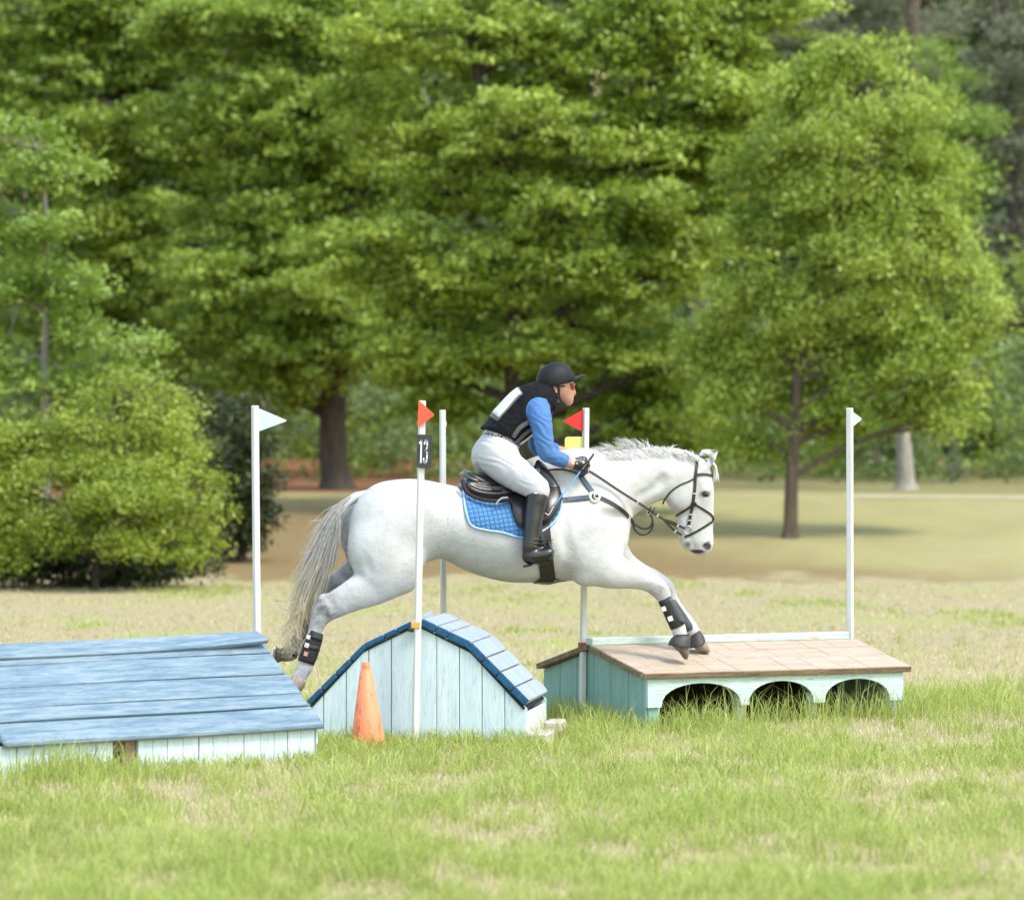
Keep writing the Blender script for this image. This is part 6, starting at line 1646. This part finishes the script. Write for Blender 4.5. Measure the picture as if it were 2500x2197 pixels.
wood('far_trunks', [(np.array([[x, y, 0.8], [x + .1, y, 4], [x - .1, y, 12]]), [.22, .18, .1]) for x, y in zip(rng.uniform(-13, 13, 9), rng.uniform(100, 108, 9))], M_BARK, None)['kind'] = 'stuff'

# ------------------------------------------------------------------ grass
def blades(name, X, Yv, L, wd, lean, mat, tint, seed=5):
    g = np.random.default_rng(seed); n = len(X); a = g.uniform(0, 2 * math.pi, n); f = g.uniform(0, 2 * math.pi, n)
    B = np.stack([X, Yv, gz(X, Yv) - .004], -1); dirv = np.stack([np.cos(a), np.sin(a), np.zeros(n)], -1); S = np.stack([np.cos(f), np.sin(f) * .5, np.zeros(n)], -1) * (wd / 2)[:, None]
    U = np.array([0, 0, 1.0]); ln = (lean * (0.4 + 1.2 * g.random(n)))[:, None]
    M = B + L[:, None] * (.55 * U + .28 * ln * dirv); T = B + L[:, None] * (U * (1 - .35 * ln) + .95 * ln * dirv)
    T[:, 2] = np.maximum(T[:, 2], B[:, 2] + .008)
    V = np.stack([B - S, B + S, M - S * .85, M + S * .85, T], 1).reshape(-1, 3); i = np.arange(n)[:, None] * 5
    Q = np.concatenate([i + [0, 1, 3], i + [0, 3, 2], i + [2, 3, 4]], 1).reshape(-1, 3)
    me = mesh_np(name, V, Q, False)
    at = me.attributes.new('tint', 'FLOAT', 'FACE'); at.data.foreach_set('value', np.repeat(tint, 3).astype(np.float32))
    o = put(name, me, mat); tag(o, kind='stuff'); return o
M_GRASS = leaf_material('green grass', (0.25, 0.325, 0.045), (0.56, 0.61, 0.19), .42, (0.30, 0.34, 0.06))
M_STRAW = leaf_material('dry grass', (0.44, 0.37, 0.18), (0.74, 0.66, 0.40), .4, (0.55, 0.46, 0.26))
def scatter(n, y0, y1, p=1.35, seed=1):
    g = np.random.default_rng(seed); t = g.random(n); y = y0 * (y1 / y0) ** (t ** p)
    x = g.uniform(-.5, .5, n) * (y * .1786 * 1.14 + .6); return x, y, g
def greenness(x, y): return .45 * fbm(x * .8, y * .42, 3) + .55 * fbm(x * 3.1 + 31, y * 1.6 + 7, 3)
def blocked(x, y):
    """inside the footprints of the obstacles"""
    out = np.zeros(len(x), bool)
    for fr, (x0, x1, y0, y1) in ((fr1, (-L1, 0, -.44, .6)), (fr2, (-.68, .68, 0.0, 1.3)), (fr3, (0, L3, -.60, .62))):
        m = np.array(fr.inverted()); lx = m[0, 0] * x + m[0, 1] * y + m[0, 3]; ly = m[1, 0] * x + m[1, 1] * y + m[1, 3]
        out |= (lx > x0) & (lx < x1) & (ly > y0) & (ly < y1)
    return out
x, y, g = scatter(190000, 22.5, 48, 1.2, 51); k = ~blocked(x, y); x, y = x[k], y[k]; n = len(x)
L = .028 + .05 * g.random(n) ** 1.5
blades('dry_grass', x, y, L, .0035 + .003 * g.random(n), np.full(n, 1.0), M_STRAW, np.clip(g.normal(.55, .24, n), 0, 1), 61)
cx, cy, g = scatter(17000, 22.5, 50, 1.2, 52); gr = greenness(cx, cy); keep = g.random(len(cx)) < np.clip((gr - .46) * 9, .12, 1) * (1 - .9 * sstep(37.5, 45.5, cy - .9 * np.clip(cx, -2, 3))); cx, cy, gr = cx[keep], cy[keep], gr[keep]
per = 16; x = np.repeat(cx, per) + g.normal(size=len(cx) * per) * .040; y = np.repeat(cy, per) + g.normal(size=len(cx) * per) * .040; gr2 = np.repeat(gr, per)
k = ~blocked(x, y); x, y, gr2 = x[k], y[k], gr2[k]; n = len(x)
L = (.045 + .12 * g.random(n) ** 1.4) * (.7 + 1.6 * np.clip(gr2 - .42, 0, .4))
tt = np.clip(g.normal(.5, .2, n) + .5 * (vnoise(x * 2.3, y * 1.7) - .5), 0, 1)
blades('lawn_grass', x, y, L, .0032 + .003 * g.random(n), .55 + .3 * g.random(n), M_GRASS, tt, 62)
# long grass left by the mower round the obstacles
def along(p0, p1, n, spread, g): t = g.random(n); return p0[0] + (p1[0] - p0[0]) * t + g.normal(size=n) * spread, p0[1] + (p1[1] - p0[1]) * t + g.normal(size=n) * spread * 1.3
def wl(fr, a, b): q = fr @ Vector((a, b, 0)); return (q.x, q.y)
sets = [(wl(fr3, .05, -.80), wl(fr3, L3 + .1, -.78), 800, .07, (.10, .27)), (wl(fr3, -.14, -.6), wl(fr3, -.12, .45), 380, .06, (.10, .24)), (wl(fr3, L3 + .05, -.75), wl(fr3, L3 + 1.2, .5), 1100, .30, (.08, .24)),
        (wl(fr1, -2.6, -.70), wl(fr1, -2.02, -.72), 230, .07, (.12, .30)), (wl(fr1, -2.9, -.95), wl(fr1, -2.2, -1.15), 700, .14, (.10, .22)), (wl(fr1, -1.9, -.60), wl(fr1, -.1, -.58), 190, .05, (.05, .12)), (wl(fr2, -.72, -.12), wl(fr2, .75, -.10), 900, .07, (.07, .17)),
        (wl(fr1, .05, -.45), wl(fr2, -.6, -.25), 350, .10, (.08, .2)), (wl(fr2, .85, .1), wl(fr3, -.2, -.55), 500, .14, (.08, .22))]
xs_, ys_, ls_ = [], [], []
g = np.random.default_rng(53)
for (a, b, n, sp, (l0, l1)) in sets:
    X, Yq = along(a, b, n, sp, g); xs_.append(X); ys_.append(Yq); ls_.append(g.uniform(l0, l1, n))
x, y, L = np.concatenate(xs_), np.concatenate(ys_), np.concatenate(ls_); k = ~blocked(x, y); x, y, L = x[k], y[k], L[k]; n = len(x)
blades('long_grass', x, y, L, .0036 + .0034 * g.random(n), .30 + .25 * g.random(n), M_GRASS, np.clip(g.normal(.45, .22, n), 0, 1), 63)
# thin seed stalks in front of the arches
X, Yq = along(wl(fr3, .2, -.86), wl(fr3, L3, -.84), 80, .09, g); n = len(X)
blades('seed_stalks', X, Yq, g.uniform(.25, .44, n), .003 + .002 * g.random(n), .28 + .2 * g.random(n), M_GRASS, np.clip(g.normal(.7, .2, n), 0, 1), 64)
# short turf further out, soft in the distance
cx, cy, g = scatter(9000, 46, 67, 1.0, 54); gr = greenness(cx * .5, cy * .3); k = gr > .60; cx, cy = cx[k], cy[k]; per = 6
x = np.repeat(cx, per) + g.normal(size=len(cx) * per) * .09; y = np.repeat(cy, per) + g.normal(size=len(cx) * per) * .09; n = len(x)
blades('far_turf', x, y, .03 + .05 * g.random(n), .010 + .006 * g.random(n), .5 + .2 * g.random(n), M_GRASS, np.clip(g.normal(.50, .2, n), 0, 1), 65)

# dead stalks and short turf on the far lawn and up the bank
cx, cy, g = scatter(5500, 45, 66, 1.0, 57); per = 4
x = np.repeat(cx, per) + g.normal(size=len(cx) * per) * .16; y = np.repeat(cy, per) + g.normal(size=len(cx) * per) * .16; n = len(x)
blades('far_stalks', x, y, .02 + .05 * g.random(n), .007 + .006 * g.random(n), .8 + .3 * g.random(n), M_STRAW, np.clip(g.normal(.30, .25, n), 0, 1), 66)

# scattered taller tufts the mower missed
cx, cy, g = scatter(700, 23, 40, 1.1, 58); k = ~blocked(cx, cy); cx, cy = cx[k], cy[k]; per = 26
x = np.repeat(cx, per) + g.normal(size=len(cx) * per) * .045; y = np.repeat(cy, per) + g.normal(size=len(cx) * per) * .05; n = len(x)
sz = np.repeat(.09 + .14 * g.random(len(cx)), per); tb = np.repeat(g.normal(.55, .25, len(cx)), per)
blades('grass_tufts', x, y, sz * (.5 + .6 * g.random(n)), .004 + .004 * g.random(n), .5 + .4 * g.random(n), M_GRASS, np.clip(tb + g.normal(size=n) * .15, 0, 1), 67)
